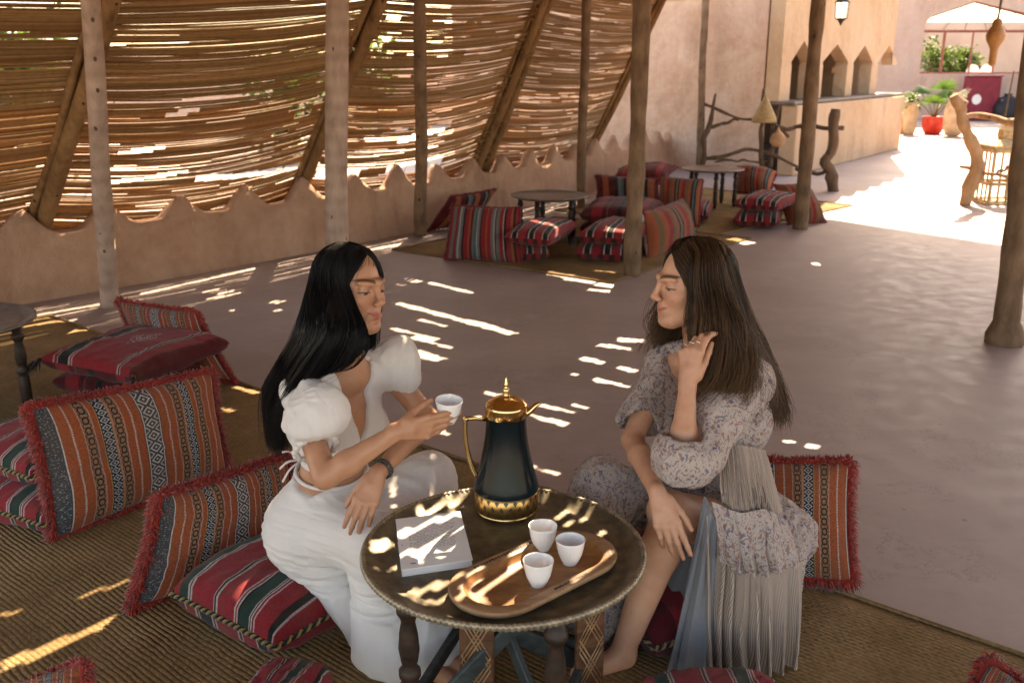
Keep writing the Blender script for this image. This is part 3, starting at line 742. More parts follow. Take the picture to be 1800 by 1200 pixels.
post(1022, 366, 1030, .050, M['bark_dark'], 'dark post behind the middle small tray table', seed=11., lean=-.5)
post(1111, 484, 1130, .066, M['bark_dark'], 'knotty brown post left of the brown-haired woman, on the edge of the far matting', seed=14., knots=.14)
post(1229, 303, 1240, .055, M['bark_dark'], 'farthest thin post standing in front of the pink wall', seed=17.)
post(1406, 402, 1440, .070, M['bark_dark'], 'dark post by the leaning rust cushion near the sunlit yard', seed=20.)
post(1765, 603, 1835, .070, M['bark_dark'], 'thick post with a flared foot at the right edge of the photo', seed=23., flare=1.5)

# ------------------------------------------------------------ pink wall, bar, far wall
def wall_box(name, x0, x1, y0, y1, z0, z1, mat, parent=None, off=None, label=None):
    n = 14; mb = MB(); mb.box(((x0 + x1) / 2, (y0 + y1) / 2, (z0 + z1) / 2), (x1 - x0, y1 - y0, z1 - z0), bev=.02)
    return mb.build(name, mat, parent, False, off=off)
B0 = at(1393, 310)[:2]; B1 = at(1580, 262)[:2]; BD = nrm(B1 - B0); BN = A([BD[1], -BD[0]]); BLEN = np.linalg.norm(B1 - B0)   # BN: towards the yard
def bp(s, out, z): return A([*(B0 + BD * s + BN * out), z])
BR = frame(A([*BD, 0]), A([-BN[0], -BN[1], 0]), A([0, 0, 1.]))     # local x along, y into the building
bar = thing('bar_building', 'ochre plastered bar with three pointed arches over a counter', 'building', bp(0, 0, 0))
def bbox_(name, s0, s1, o0, o1, z0, z1, mat, bev=.015):
    mb = MB(); mb.box(bp((s0 + s1) / 2, (o0 + o1) / 2, (z0 + z1) / 2), (s1 - s0, o1 - o0, z1 - z0), BR, bev=bev); return mb.build(name, mat, bar, False, off=bar.location)
bbox_('counter_front', 0, BLEN, -.25, 0, 0, 1.02, M['ochre'])
bbox_('counter_top', -.03, BLEN + .03, -.54, -.04, 1.022, 1.075, M['stone'])
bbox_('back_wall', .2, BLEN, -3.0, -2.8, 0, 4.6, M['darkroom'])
bbox_('end_wall', BLEN - .2, BLEN, -2.8, -.62, 0, 4.6, M['ochre'])
pw = thing('pink_wall', 'tall mottled pink plaster wall between the reed screens and the bar', 'wall', bp(0, -2.8, 0))
def pwbox(name, s0, s1, o0, o1, z0, z1, mat):
    mb = MB(); mb.box(bp((s0 + s1) / 2, (o0 + o1) / 2, (z0 + z1) / 2), (s1 - s0, o1 - o0, z1 - z0), BR, bev=.02); return mb.build(name, mat, pw, False, off=pw.location)
pwbox('wall_face', -.012, .19, -6.5, -.55, 0, 2.56, M['pink']); pwbox('coping', -.05, .22, -6.5, -.552, 2.562, 2.63, M['pink']); pwbox('upper_wall', .10, .3, -6.5, -.60, 2.632, 3.9, M['pink'])
m_ = MB(); rs = np.random.default_rng(8)
for i in range(13):
    o_ = -2.62 - .10 * (i % 3) + rs.uniform(-.03, .03); m_.box(bp(-.012, o_, 2.35 - i * .085 + rs.uniform(-.02, .02)), (.03, .055, .045), BR, bev=.008)
m_.build('put_log_holes', M['darkroom'], pw, False, off=pw.location, kind='stuff')
# front with arches: piers and pointed heads as one wall part with holes
def bs_of_px(px, py, out):      # running length s at which the front plane (offset out) shows at px
    r = ray(px, py); n3 = A([*BN, 0]); o = A([0, 0, H]); t = (A([*(B0 + BN * out), 0]) - o) @ n3 / (r @ n3); P = o + r * t
    return (P[:2] - B0) @ BD, P[2]
OUT = -.3
ARCH = []
for xl, xa, xr, yt, ysp, yb in ((1392, 1413, 1429, 72, 112, 168), (1448, 1474, 1491, 78, 103, 163), (1502, 1521, 1534, 80, 103, 160), (1545, 1565, 1577, 80, 103, 157)):
    s0, zb = bs_of_px(xl, ysp, OUT); sa, zt = bs_of_px(xa, yt, OUT); s1, _ = bs_of_px(xr, ysp, OUT); _, zs = bs_of_px(xa, ysp + 2, OUT)
    ARCH.append((s0, s1, zs, zt))
def build_bar_front():
    top = 4.7; ext = -.0
    n_cr = 0
    xs = [0.0]
    z0 = 1.078
    # piers
    edges = [0.0] + [q for a in ARCH for q in a[:2]] + [BLEN]
    for i in range(0, len(edges), 2):
        if edges[i + 1] - edges[i] > .03:
            o = bbox_('pier', edges[i], edges[i + 1], OUT - .22, OUT, z0, ARCH[0][2], M['ochre'], .002)
    # wall above springing with pointed notches
    poly = [(0, ARCH[0][2])]
    zs = ARCH[0][2]
    for s0, s1, _, zt in ARCH:
        c = (s0 + s1) / 2; hw = (s1 - s0) / 2
        poly += [(s0 - .02, zs), (s0 - .03, zs + .04), (c - hw * .42, zs + (zt - zs) * .66), (c, zt), (c + hw * .42, zs + (zt - zs) * .66), (s1 + .03, zs + .04), (s1 + .02, zs)]
    poly += [(BLEN, zs), (BLEN, top)]
    s = BLEN
    while s > .3:
        poly += [(s - .0, top), (s - .12, top + .22), (s - .26, top + .30), (s - .40, top + .22), (s - .52, top)]; s -= .62
    poly += [(0, top)]
    R = frame(A([*BD, 0]), A([0, 0, 1.]), A([*BN, 0]))
    mb = MB(); mb.prism(poly[::1], .22, bp(0, OUT - .22, 0), R); mb.build('arched_wall', M['ochre'], bar, False, off=bar.location)
build_bar_front()
bbox_('roof_slab', 0, BLEN, -3.0, OUT - .22, 3.85, 4.0, M['ochre'])
# bottles and signs inside the bar
s0, zz = bs_of_px(1468, 121, -1.2)
bbox_('notice_board', s0 - .22, s0 + .22, -1.22, -1.19, 1.45, 1.56, M['terracotta'], .004)
ls, lz = bs_of_px(1518, 135, -1.0)
m_ = MB(); m_.lathe([(0, -.11), (.05, -.10), (.085, -.05), (.09, .0), (.07, .06), (.03, .085), (.0, .09)], 16, bp(ls, -1.0, lz)); tag(m_.build('globe_lamp', M['lampglass'], None, True), 'round lit globe lamp inside the middle arch of the bar', 'lamp')
m_ = MB(); m_.tube(A([bp(ls, -1.0, lz + .09), bp(ls, -1.0, 3.85)]), .006, 5); gl = m_.build('lamp_cord', M['rope'], None, True)
gl.parent = bpy.data.objects['globe_lamp']
# wall lantern hanging in front of the bar
def lantern(name, label, c, h, parent=None):
    root = thing(name, label, 'lantern', c)
    m_ = MB(); r = h * .22
    m_.lathe([(r * .2, h), (r * .35, h * .92), (r * 1.25, h * .74), (r * 1.35, h * .70), (r * 1.0, h * .69)], 6, c); m_.lathe([(r * .95, h * .16), (r * 1.05, h * .14), (r * .5, h * .06), (.004, -h * .12)], 6, c)
    for i in range(6):
        a = i * math.pi / 3; m_.tube(A([(c[0] + r * math.cos(a), c[1] + r * math.sin(a), c[2] + h * .15), (c[0] + r * 1.15 * math.cos(a), c[1] + r * 1.15 * math.sin(a), c[2] + h * .71)]), h * .018, 4)
    m_.build('metal_frame', M['black'], root, False, off=c)
    m_ = MB(); m_.lathe([(r * .9, h * .17), (r * 1.02, h * .69)], 6, c); m_.build('glass_pane', M['lampglass'], root, False, off=c)
    m_ = MB(); m_.tube(A([(c[0], c[1], c[2] + h), (c[0], c[1], c[2] + h * 2.2)]), h * .02, 5); m_.tube(A([(c[0], c[1], c[2] + h * 2.2), *[A([c[0], c[1], c[2] + h * 2.2]) - .1 * q * A([*BN, 0]) for q in (1, 3)]]), h * .03, 5); m_.build('bracket', M['black'], root, True, off=c)
    return root
s_, z_ = bs_of_px(1478, 40, .0)
lantern('wall_lantern', 'black framed lantern hanging on the bar front above the arches', bp(s_, .0, z_), .42)

# far wall with the big red framed opening
FY = 30.2
fw = thing('far_wall', 'far pink wall with a wide arched window opening', 'wall', (14, FY, 0))
def fxz(px, py, Y=FY): p = atY(px, py, Y); return p[0], p[2]
wx0, wzb = fxz(1616, 130); wx1, _ = fxz(1822, 130); _, wzs = fxz(1622, 40); cxw, wzt = fxz(1716, 3)
mb = MB(); R = frame(A([1., 0, 0]), A([0, 0, 1.]), A([0, -1., 0]))
mb.prism([(8.0, 0), (22.0, 0), (22.0, wzb), (8.0, wzb)], .3, (0, FY + .3, 0), R)
mb.prism([(8.0, wzb), (wx0, wzb), (wx0, wzs), (8.0, wzs)], .3, (0, FY + .3, 0), R); mb.prism([(wx1, wzb), (22.0, wzb), (22.0, wzs), (wx1, wzs)], .3, (0, FY + .3, 0), R)
mb.prism([(8.0, wzs), (wx0, wzs), (wx0 + .18, wzs + .18), (cxw, wzt), (wx1 - .18, wzs + .18), (wx1, wzs), (22.0, wzs), (22.0, 4.6), (8.0, 4.6)], .3, (0, FY + .3, 0), R)
mb.build('wall_face', M['mauve'], fw, False, off=fw.location)
win = MB(); fy = FY + .10
def fbar(a, b, r=.035): win.tube(A([(a[0], fy, a[1]), (b[0], fy, b[1])]), r, 4)
for a, b in (((wx0, wzb), (wx0, wzs)), ((wx0, wzs), (wx0 + .18, wzs + .18)), ((wx0 + .18, wzs + .18), (cxw, wzt)), ((cxw, wzt), (wx1, wzs + .1)), ((wx1, wzb), (wx1, wzs)), ((wx0, wzb), (wx1, wzb))): fbar(a, b, .045)
_, zt2 = fxz(1700, 55); fbar((wx0, zt2), (wx1, zt2), .04)
for px in (1660, 1710, 1752): x_, _ = fxz(px, 90); fbar((x_, wzb), (x_, zt2), .045 if px == 1660 else .03)
for px in (1660, 1700, 1740, 1775): x_, _ = fxz(px, 40); fbar((x_, zt2), (cxw + (x_ - cxw) * .4, wzt - .15), .012)
win.build('window_frame', M['redframe'], fw, False, off=fw.location)
xs_ = [wx0] + [fxz(px, 90)[0] for px in (1660, 1710, 1752)] + [wx1]
for i in range(4):
    mb = MB(); mb.box(((xs_[i] + xs_[i + 1]) / 2, fy, (wzb + zt2) / 2), (xs_[i + 1] - xs_[i] - .1, .012, zt2 - wzb - .1)); mb.build('pane', M['glass'], fw, False, off=fw.location)
mb = MB(); mb.prism([(wx0 + .1, zt2 + .05), (wx1 - .1, zt2 + .05), (wx1 - .2, wzs + .1), (cxw, wzt - .08), (wx0 + .25, wzs + .14)], .012, (0, fy, 0), R); mb.build('pane', M['glass'], fw, False, off=fw.location)
# building that closes the yard on the right, and the garden wall behind the screens
gw = MB(); gw.box((-7, 24, .9), (13, .3, 1.8), Rz(.55), bev=.02); tag(gw.build('garden_wall', M['pink'], None), 'pale garden wall glimpsed through the slits of the reed screens', 'wall')
yw = MB(); yw.box((18.0, 17.0, 1.6), (.35, 27, 3.2), bev=.03); tag(yw.build('yard_wall', M['mauve'], None), 'long pink wall closing the sunlit yard on its right side', 'wall')
# ------------------------------------------------------------ mats
def mat_sheet(name, label, corners, th, seed):
    """woven mat: thin slab with slightly wavy edge and bound border"""
    root = thing(name, label, 'mat', (*np.mean(corners, 0), 0)); c = A(corners); n = 60
    o0 = c[0]; ux = nrm(c[1] - c[0]); uy = A([-ux[1], ux[0]])
    ang = math.atan2(ux[1], ux[0]); root.rotation_euler = (0, 0, ang)
    R = Rz(-ang)[:2, :2]; loc = (c - np.mean(c, 0)) @ R.T
    u = np.linspace(0, 1, n); U, V = np.meshgrid(u, u, indexing='ij')
    P = ((1 - U) * (1 - V))[..., None] * loc[0] + (U * (1 - V))[..., None] * loc[1] + (U * V)[..., None] * loc[2] + ((1 - U) * V)[..., None] * loc[3]
    P = P.reshape(-1, 2); nz = fbm(np.c_[P * 1.6, np.full(len(P), seed)], 3)
    ed = np.minimum(np.minimum(U, 1 - U), np.minimum(V, 1 - V)).ravel()
    z = th * (1 + .5 * (nz - .5) * (ed > 0)); z[ed == 0] = .001
    P = P + (vnoise(np.c_[P * 5, np.full(len(P), seed)]) - .5)[:, None] * .012
    i, j = np.meshgrid(np.arange(n - 1), np.arange(n - 1), indexing='ij')
    F = np.stack([i * n + j, (i + 1) * n + j, (i + 1) * n + j + 1, i * n + j + 1], -1).reshape(-1, 4)
    mk('weave', np.c_[P, z], F, M['sisal'], root, True)
    b = MB(); rim = np.vstack([loc[k] * (1 - t) + loc[(k + 1) % 4] * t for k in range(4) for t in np.linspace(0, 1, 24, endpoint=False)])
    rim = rim + (vnoise(np.c_[rim * 5, np.full(len(rim), seed)]) - .5)[:, None] * .012
    b.tube(np.c_[rim, np.full(len(rim), .008)], .007, 6, closed=True); b.build('border', M['sisal'], root, True)
    return root
e0 = at(470, 690)[:2]; e1 = at(1490, 1047)[:2]; ed = nrm(e1 - e0); en = A([ed[1], -ed[0]])
if en[1] > 0: en = -en
q0 = e0 - ed * 2.35; q1 = e1 + ed * 1.6
mat_sheet('large_sisal_mat', 'large coarse sisal mat under the two women and the brass tray table', [q0 + en * 3.6, q1 + en * 3.6, q1, q0], .012, 3.)
b0 = at(690, 440)[:2]; b1 = at(1072, 498)[:2]; b2 = at(1320, 420)[:2]
mat_sheet('woven_mat', 'straw mat under the middle small tray table', [b0, b1, b2, b0 + (b2 - b1)], .010, 5.)
b3 = at(1255, 418)[:2]; b4 = at(1500, 362)[:2]; bdir = nrm(b4 - b3)
mat_sheet('woven_mat', 'straw mat under the far tray table beside the sunlit yard', [b3 + A([.05, .12]), b4, b4 + A([-1.5, 1.7]), b3 + A([-1.45, 1.8])], .010, 7.)

# ------------------------------------------------------------ cushions
WOOL = A([(.30, .028, .020), (.40, .04, .025), (.21, .018, .015), (.35, .038, .022)])
def tuft_mesh(P, O, D, ln, r, rs, cols, droop=.25):
    """many short tapered strands rooted at P, pointing along O (outward), D jitter"""
    n = len(P); d = O + rs.normal(0, D, (n, 3)); d /= np.linalg.norm(d, axis=1)[:, None]
    L = ln * rs.uniform(.7, 1.25, n)[:, None]
    a = P; b = P + d * L * .55; c = P + d * L + A([0, 0, -droop * ln]) + rs.normal(0, .003, (n, 3))
    up = nrm(A([.3, .5, .8])); e1 = np.cross(d, up); e1 /= np.linalg.norm(e1, axis=1)[:, None] + 1e-9; e2 = np.cross(d, e1)
    V = np.zeros((n, 7, 3)); 
    for k in range(3):
        q = math.cos(k * 2.094) * e1 + math.sin(k * 2.094) * e2
        V[:, k] = a + q * r; V[:, 3 + k] = b + q * r * 1.15
    V[:, 6] = c
    base = np.arange(n)[:, None] * 7
    F4 = np.concatenate([base + A([[k, (k + 1) % 3, 3 + (k + 1) % 3, 3 + k]]) for k in range(3)]).astype(int)
    F3 = np.concatenate([base + A([[3 + k, 3 + (k + 1) % 3, 6]]) for k in range(3)]).astype(int)
    col = np.repeat(cols[rs.integers(len(cols), size=n)] * rs.uniform(.7, 1.25, (n, 1)), 7, 0)
    return V.reshape(-1, 3), F4, F3, col
def tassel(parent, p, d, ln, cols, seed, name='tassel', n=46):
    rs = np.random.default_rng(seed); p = A(p, float)
    V, F4, F3, col = tuft_mesh(np.repeat(p[None], n, 0) + rs.normal(0, .004, (n, 3)), np.repeat(nrm(d)[None], n, 0), .22, ln, .0028, rs, cols, .3)
    m_ = MB(); m_.add(V, F4, F3, col=col); m_.tube(A([p - nrm(d) * .012, p + nrm(d) * .012]), .009, 7, col=cols[0]); m_.build(name, M['wool'], parent, True, True, off=parent.location)
def cushion(name, label, Q, T, face, group=None, back=None, fringe=None, fl=.035, fr=.0021, fn=1500, box=.5, cat='cushion', seed=1, wr=.012, pinch=.05, cord=None, tassels=None, sag=0.0, sub='cover', N=44, fsides='all', uvr=(0, 1, 0, 1), fw_=None):
    """Q: four 3-D corners u0v0,u1v0,u1v1,u0v1 of the middle plane; T half-thickness; front = +normal"""
    rs = np.random.default_rng(seed); Q = A(Q, float); ctr = Q.mean(0)
    root = thing(name, label, cat, (ctr[0], ctr[1], max(0.0, Q[:, 2].min() - .0)), group=group); off = A(root.location)
    nn = nrm(np.cross(Q[1] - Q[0], Q[3] - Q[0]))
    g = np.sin(np.linspace(-math.pi / 2, math.pi / 2, N)) * .5 + np.linspace(-1, 1, N) * .5
    U, V = np.meshgrid(g, g, indexing='ij'); U = U.ravel(); V = V.ravel()
    def surf(U, V, sgn):
        a = U * (1 - pinch * (1 - V ** 2) ** .8 ); b = V * (1 - pinch * (1 - U ** 2) ** .8)
        u = (a + 1) / 2; v = (b + 1) / 2
        P = ((1 - u) * (1 - v))[:, None] * Q[0] + (u * (1 - v))[:, None] * Q[1] + (u * v)[:, None] * Q[2] + ((1 - u) * v)[:, None] * Q[3]
        t = (np.clip(1 - np.abs(U) ** (2.6), 0, 1) * np.clip(1 - np.abs(V) ** (2.6), 0, 1)) ** box
        nz = fbm(np.c_[U * 2.3 + seed, V * 2.3, np.full(len(U), sgn * 3.)], 3) - .5
        ridge = 1 - np.abs(2 * vnoise(np.c_[(U + V) * 2.6 + seed * 3, (U - V) * 5.5, np.full(len(U), sgn)]) - 1)
        h = T * t + (nz * 2.2 * wr + (ridge ** 3) * wr * .5) * np.clip(t * 2, 0, 1)
        if sag: h = h - sag * np.exp(-((U - .2) ** 2 + (V - .0) ** 2) / .35) * (sgn > 0)
        return P + nn * (sgn * h)[:, None]
    idx = np.arange(N * N).reshape(N, N)
    F = np.stack([idx[:-1, :-1], idx[1:, :-1], idx[1:, 1:], idx[:-1, 1:]], -1).reshape(-1, 4)
    uv = np.c_[uvr[0] + (U + 1) / 2 * (uvr[1] - uvr[0]), uvr[2] + (V + 1) / 2 * (uvr[3] - uvr[2])]
    mk(sub, surf(U, V, 1), F, face, root, True, uv=uv, off=off)
    mk('underside', surf(U, V, -1), F[:, ::-1], back or face, root, True, uv=uv, off=off)
    # perimeter
    tt = np.linspace(-1, 1, 60, endpoint=False); o1 = np.ones(60)
    PU = np.r_[tt, o1, -tt, -o1]; PV = np.r_[-o1, tt, o1, -tt]
    rim = surf(PU, PV, 1); out = rim - ctr; out -= nn * (out @ nn)[:, None]
    o_ = np.r_[np.repeat(nrm((Q[0] + Q[1]) / 2 - ctr)[None], 60, 0), np.repeat(nrm((Q[1] + Q[2]) / 2 - ctr)[None], 60, 0), np.repeat(nrm((Q[2] + Q[3]) / 2 - ctr)[None], 60, 0), np.repeat(nrm((Q[3] + Q[0]) / 2 - ctr)[None], 60, 0)]
    if fringe is not None:
        k = rs.uniform(0, 240, fn); 
        if fsides != 'all':
            k = np.concatenate([rs.uniform(q * 60, q * 60 + 60, fn // len(fsides)) for q in fsides])
        i = k.astype(int) % 240; f = (k % 1)[:, None]; P = rim[i] * (1 - f) + rim[(i + 1) % 240] * f
        wobble = 1 + .25 * np.sin(k * 1.9) 
        Vt, F4, F3, col = tuft_mesh(P, o_[i] + nn * rs.normal(0, .55, len(k))[:, None], .55, fl * .85, fr * 1.2, rs, fringe, .30)
        m_ = MB(); m_.add(Vt, F4, F3, col=col); m_.build('fringe', M['wool'], root, True, True, off=off, kind='stuff')
        m_ = MB(); m_.tube(rim, fl * .34, 7, closed=True, col=fringe[0] * .8); m_.build('fringe_braid', M['wool'], root, True, True, off=off)
    if cord is not None:
        m_ = MB()
        for ph in (0, math.pi):
            th = np.arange(720) / 720 * 2 * math.pi * 75 + ph; ii = np.arange(720) / 3.0; i0 = ii.astype(int) % 240; f = (ii % 1)[:, None]
            base = rim[i0] * (1 - f) + rim[(i0 + 1) % 240] * f; e = o_[i0]
            m_.tube(base + e * (np.cos(th) * .0045 + .004)[:, None] + nn * (np.sin(th) * .0045)[:, None], .0042, 5, closed=True, col=cord[0 if ph == 0 else 1])
        m_.build('piping', M['wool'], root, True, True, off=off)
    if tassels:
        for q in tassels: tassel(root, Q[q], nrm(Q[q] - ctr) + A([0, 0, -.8]), .075, A([(.02, .012, .012), (.03, .015, .02)]), seed + q)
    return root
def quad(*pts): return [atY(px, py, Y) for px, py, Y in pts]
GF = 'fringed back cushions with woven stripes'; GS = 'flat seat cushions'
cushion('back_cushion', 'big rust striped cushion with red fringe standing at the left of the photo', quad((95, 950, 2.95), (398, 822, 3.5), (372, 652, 3.58), (48, 716, 3.02)), .10, M['c_orange'], GF, fringe=WOOL, fl=.042, fn=4600, seed=3, back=M['c_maroon'])
cushion('back_cushion', 'rust cushion with red fringe directly behind the dark-haired woman', quad((232, 1068, 2.5), (520, 980, 2.95), (505, 800, 3.05), (280, 872, 2.66)), .085, M['c_orange'], GF, fringe=WOOL, fl=.044, fn=4600, seed=4, back=M['c_maroon'])
cushion('back_cushion', 'rust cushion with red fringe behind the brown-haired woman', quad((1180, 1010, 2.72), (1500, 1022, 2.62), (1496, 812, 2.74), (1180, 800, 2.86)), .085, M['c_orange'], GF, fringe=WOOL, fl=.038, fn=4200, seed=6, back=M['c_maroon'])
cushion('back_cushion', 'rust cushion seen edge-on behind the crimson seat cushion, left of the photo', quad((255, 640, 4.78), (412, 672, 4.62), (345, 548, 4.72), (208, 528, 4.95)), .11, M['c_orange2'], GF, fringe=WOOL, fl=.04, fn=2600, seed=7, back=M['c_orange2'])
def seat(name, label, L, N_, wd, z, T, face, side=None, seed=1, **kw):
    """flat floor cushion: L, N_ the two near corners on the ground plan, wd the depth away"""
    L = A(L[:2], float); N_ = A(N_[:2], float); d = nrm(N_ - L); p = A([-d[1], d[0]])
    Q = [(*L, z), (*N_, z), (*(N_ + p * wd), z), (*(L + p * wd), z)]
    return cushion(name, label, Q, T, face, kw.pop('group', GS), back=side or face, seed=seed, box=.30, **kw)
GC = (A([.30, .20, .06]), A([.012, .02, .016]))
seat('seat_cushion', 'red seat cushion with green and white bands under the dark-haired woman', at(302, 1040, .11), at(484, 1146, .09), .66, .105, .105, M['c_seat'], M['c_seat2'], 11, cord=GC, sag=.02, pinch=.02, uvr=(0, 1, 0, 1))
seat('seat_cushion', 'dark maroon seat cushion under the brown-haired woman', at(1150, 1150, .08), at(1400, 1075, .08), .62, .10, .10, M['c_maroon'], M['c_maroon'], 12, sag=.02, pinch=.02, cord=(A([.25, .16, .06]), A([.02, .01, .01])))
seat('seat_cushion', 'crimson seat cushion with black band and white motif, top of the stack at left', at(70, 640, .22), at(235, 672, .22), .62, .24, .075, M['c_motif'], M['c_maroon'], 13, group='stack of two crimson cushions', tassels=(0, 1, 3), pinch=.03)
seat('seat_cushion', 'plain crimson seat cushion at the bottom of the stack at left', at(90, 672, .08), at(245, 700, .08), .60, .08, .075, M['c_maroon'], M['c_maroon'], 14, group='stack of two crimson cushions', pinch=.03)
seat('seat_cushion', 'red striped seat cushion behind the big rust cushion, top of two at the left edge', at(-90, 800, .21), at(55, 845, .21), .62, .22, .075, M['c_seat'], M['c_seat2'], 15, group='pair of striped cushions at the left edge', cord=GC, pinch=.03)
seat('seat_cushion', 'red striped seat cushion lying on the mat at the left edge, below another', at(-90, 880, .07), at(75, 925, .07), .62, .075, .08, M['c_seat'], M['c_seat2'], 16, group='pair of striped cushions at the left edge', cord=GC, pinch=.03)
seat('seat_cushion', 'red and green seat cushion cut off by the bottom edge, left of the table legs', at(365, 1330, .13), at(495, 1350, .13), .30, .135, .09, M['c_seat'], M['c_seat2'], 17, group='seat cushions in front of the table', pinch=.02)
seat('seat_cushion', 'red striped seat cushion cut off by the bottom edge, below the floral dress hem', at(1165, 1400, .12), at(1440, 1400, .12), .36, .12, .10, M['c_seat'], M['c_seat2'], 18, group='seat cushions in front of the table', pinch=.02)
# corners of two fringed cushions that reach into the bottom of the photo
cushion('back_cushion', 'red fringed cushion corner at the bottom left edge of the photo', quad((-60, 1330, 1.75), (170, 1300, 1.72), (148, 1165, 1.85), (-60, 1250, 1.9)), .05, M['c_orange'], GF, fringe=WOOL, fl=.035, fn=1500, seed=21)
cushion('back_cushion', 'red fringed cushion corner at the bottom right edge of the photo', quad((1660, 1320, 1.7), (1900, 1330, 1.62), (1880, 1260, 1.7), (1738, 1162, 1.86)), .05, M['c_orange'], GF, fringe=WOOL, fl=.04, fn=1500, seed=22)
# background group round the middle table
FB = A([(.20, .02, .02), (.15, .012, .015)])
cushion('back_cushion', 'multicoloured striped cushion standing upright in front of the middle tray table', quad((782, 455, 7.9), (917, 466, 7.75), (914, 365, 7.88), (795, 361, 8.03)), .11, M['c_multi'], 'cushions round the middle table', fringe=FB, fl=.03, fr=.004, fn=500, seed=31, N=30)
seat('seat_cushion', 'red checked cushion, upper one, lying right of the upright multicoloured cushion', at(885, 420, .24), at(968, 425, .24), .8, .25, .085, M['c_check'], M['c_checkside'], 32, group='cushions round the middle table', N=26)
seat('seat_cushion', 'red checked cushion, lower one, lying right of the upright multicoloured cushion', at(885, 448, .08), at(968, 446, .08), .8, .08, .085, M['c_check'], M['c_checkside'], 33, group='cushions round the middle table', N=26)
cushion('back_cushion', 'dark rust cushion slumped against the slim post by the low wall', quad((752, 405, 9.3), (830, 392, 9.6), (872, 332, 9.75), (792, 345, 9.4)), .12, M['c_dark'], 'cushions round the middle table', fringe=FB, fl=.03, fr=.004, fn=400, seed=34, N=28)
seat('seat_cushion', 'red checked cushion, upper one, between the middle table and the knotty post', at(1015, 418, .22), at(1112, 424, .22), .85, .23, .085, M['c_check'], M['c_checkside'], 35, group='cushions round the middle table', N=26, tassels=(0,))
seat('seat_cushion', 'red checked cushion, lower one, between the middle table and the knotty post', at(1010, 446, .08), at(1110, 450, .08), .85, .08, .085, M['c_check'], M['c_checkside'], 36, group='cushions round the middle table', N=26)
cushion('back_cushion', 'rust and olive striped cushion with a sunlit edge painted as a white back, right of the knotty post', quad((1140, 462, 7.95), (1222, 416, 8.9), (1200, 350, 9.0), (1132, 372, 8.1)), .13, M['c_rust'], 'cushions round the middle table', back=M['white'], fringe=FB, fl=.02, fr=.004, fn=200, seed=37, N=30)  # the sunlit edge is put into the colour, as a white underside
seat('seat_cushion', 'maroon bench cushion behind the middle table, left of the knotty post', at(1018, 375, .30), at(1150, 380, .30), .9, .28, .10, M['c_maroon'], M['c_maroon'], 38, group='cushions round the middle table', N=26)
seat('seat_cushion', 'maroon base cushion below the bench cushion behind the middle table', at(1018, 400, .1), at(1150, 405, .1), .9, .09, .095, M['c_maroon'], M['c_maroon'], 39, group='cushions round the middle table', N=26)
cushion('back_cushion', 'dark rust cushion with a teal stripe standing behind the maroon bench cushion', quad((1050, 358, 10.6), (1158, 362, 10.4), (1158, 316, 10.6), (1047, 308, 10.8)), .10, M['c_dark'], 'cushions round the far table', fringe=FB, fl=.03, fr=.005, fn=300, seed=40, N=28)
cushion('back_cushion', 'rust cushion with two blue-grey bands beside the knotty post', quad((1160, 392, 9.6), (1228, 398, 9.4), (1236, 316, 9.7), (1160, 310, 9.9)), .12, M['c_rust'], 'cushions round the far table', fringe=FB, fl=.025, fr=.005, fn=300, seed=41, N=28, back=M['c_dark'])
cushion('back_cushion', 'dark cushion lying tilted on top, against the low wall near the pink wall', quad((1075, 318, 12.2), (1170, 312, 12.2), (1192, 292, 12.8), (1090, 296, 12.8)), .12, M['c_maroon'], 'cushions round the far table', fringe=FB, fl=.03, fr=.006, fn=250, seed=42, N=26)
seat('seat_cushion', 'red cushion lying in the shade under the far tray table', at(1195, 378, .1), at(1245, 380, .1), .8, .1, .09, M['c_check'], M['c_maroon'], 43, group='cushions round the far table', N=24)
cushion('back_cushion', 'rust cushion slumped beside the far tray table, in front of the branch fence', quad((1296, 338, 11.2), (1352, 342, 11.0), (1366, 302, 11.4), (1298, 292, 11.6)), .14, M['c_rust'], 'cushions round the far table', fringe=FB, fl=.03, fr=.006, fn=300, seed=44, N=28)
seat('seat_cushion', 'red and black checked cushion, upper one, right of the far tray table', at(1288, 360, .24), at(1368, 366, .24), .8, .25, .085, M['c_check'], M['c_checkside'], 45, group='cushions round the far table', N=26)
seat('seat_cushion', 'red and black checked cushion, lower one, right of the far tray table', at(1288, 388, .08), at(1370, 392, .08), .8, .08, .085, M['c_check'], M['c_checkside'], 46, group='cushions round the far table', N=26)
cushion('back_cushion', 'rust striped cushion leaning behind the dark post at the sunlit yard', quad((1388, 398, 9.75), (1452, 390, 9.9), (1420, 325, 10.25), (1362, 325, 10.1)), .13, M['c_rust'], 'cushions round the far table', fringe=FB, fl=.03, fr=.005, fn=350, seed=47, N=28)

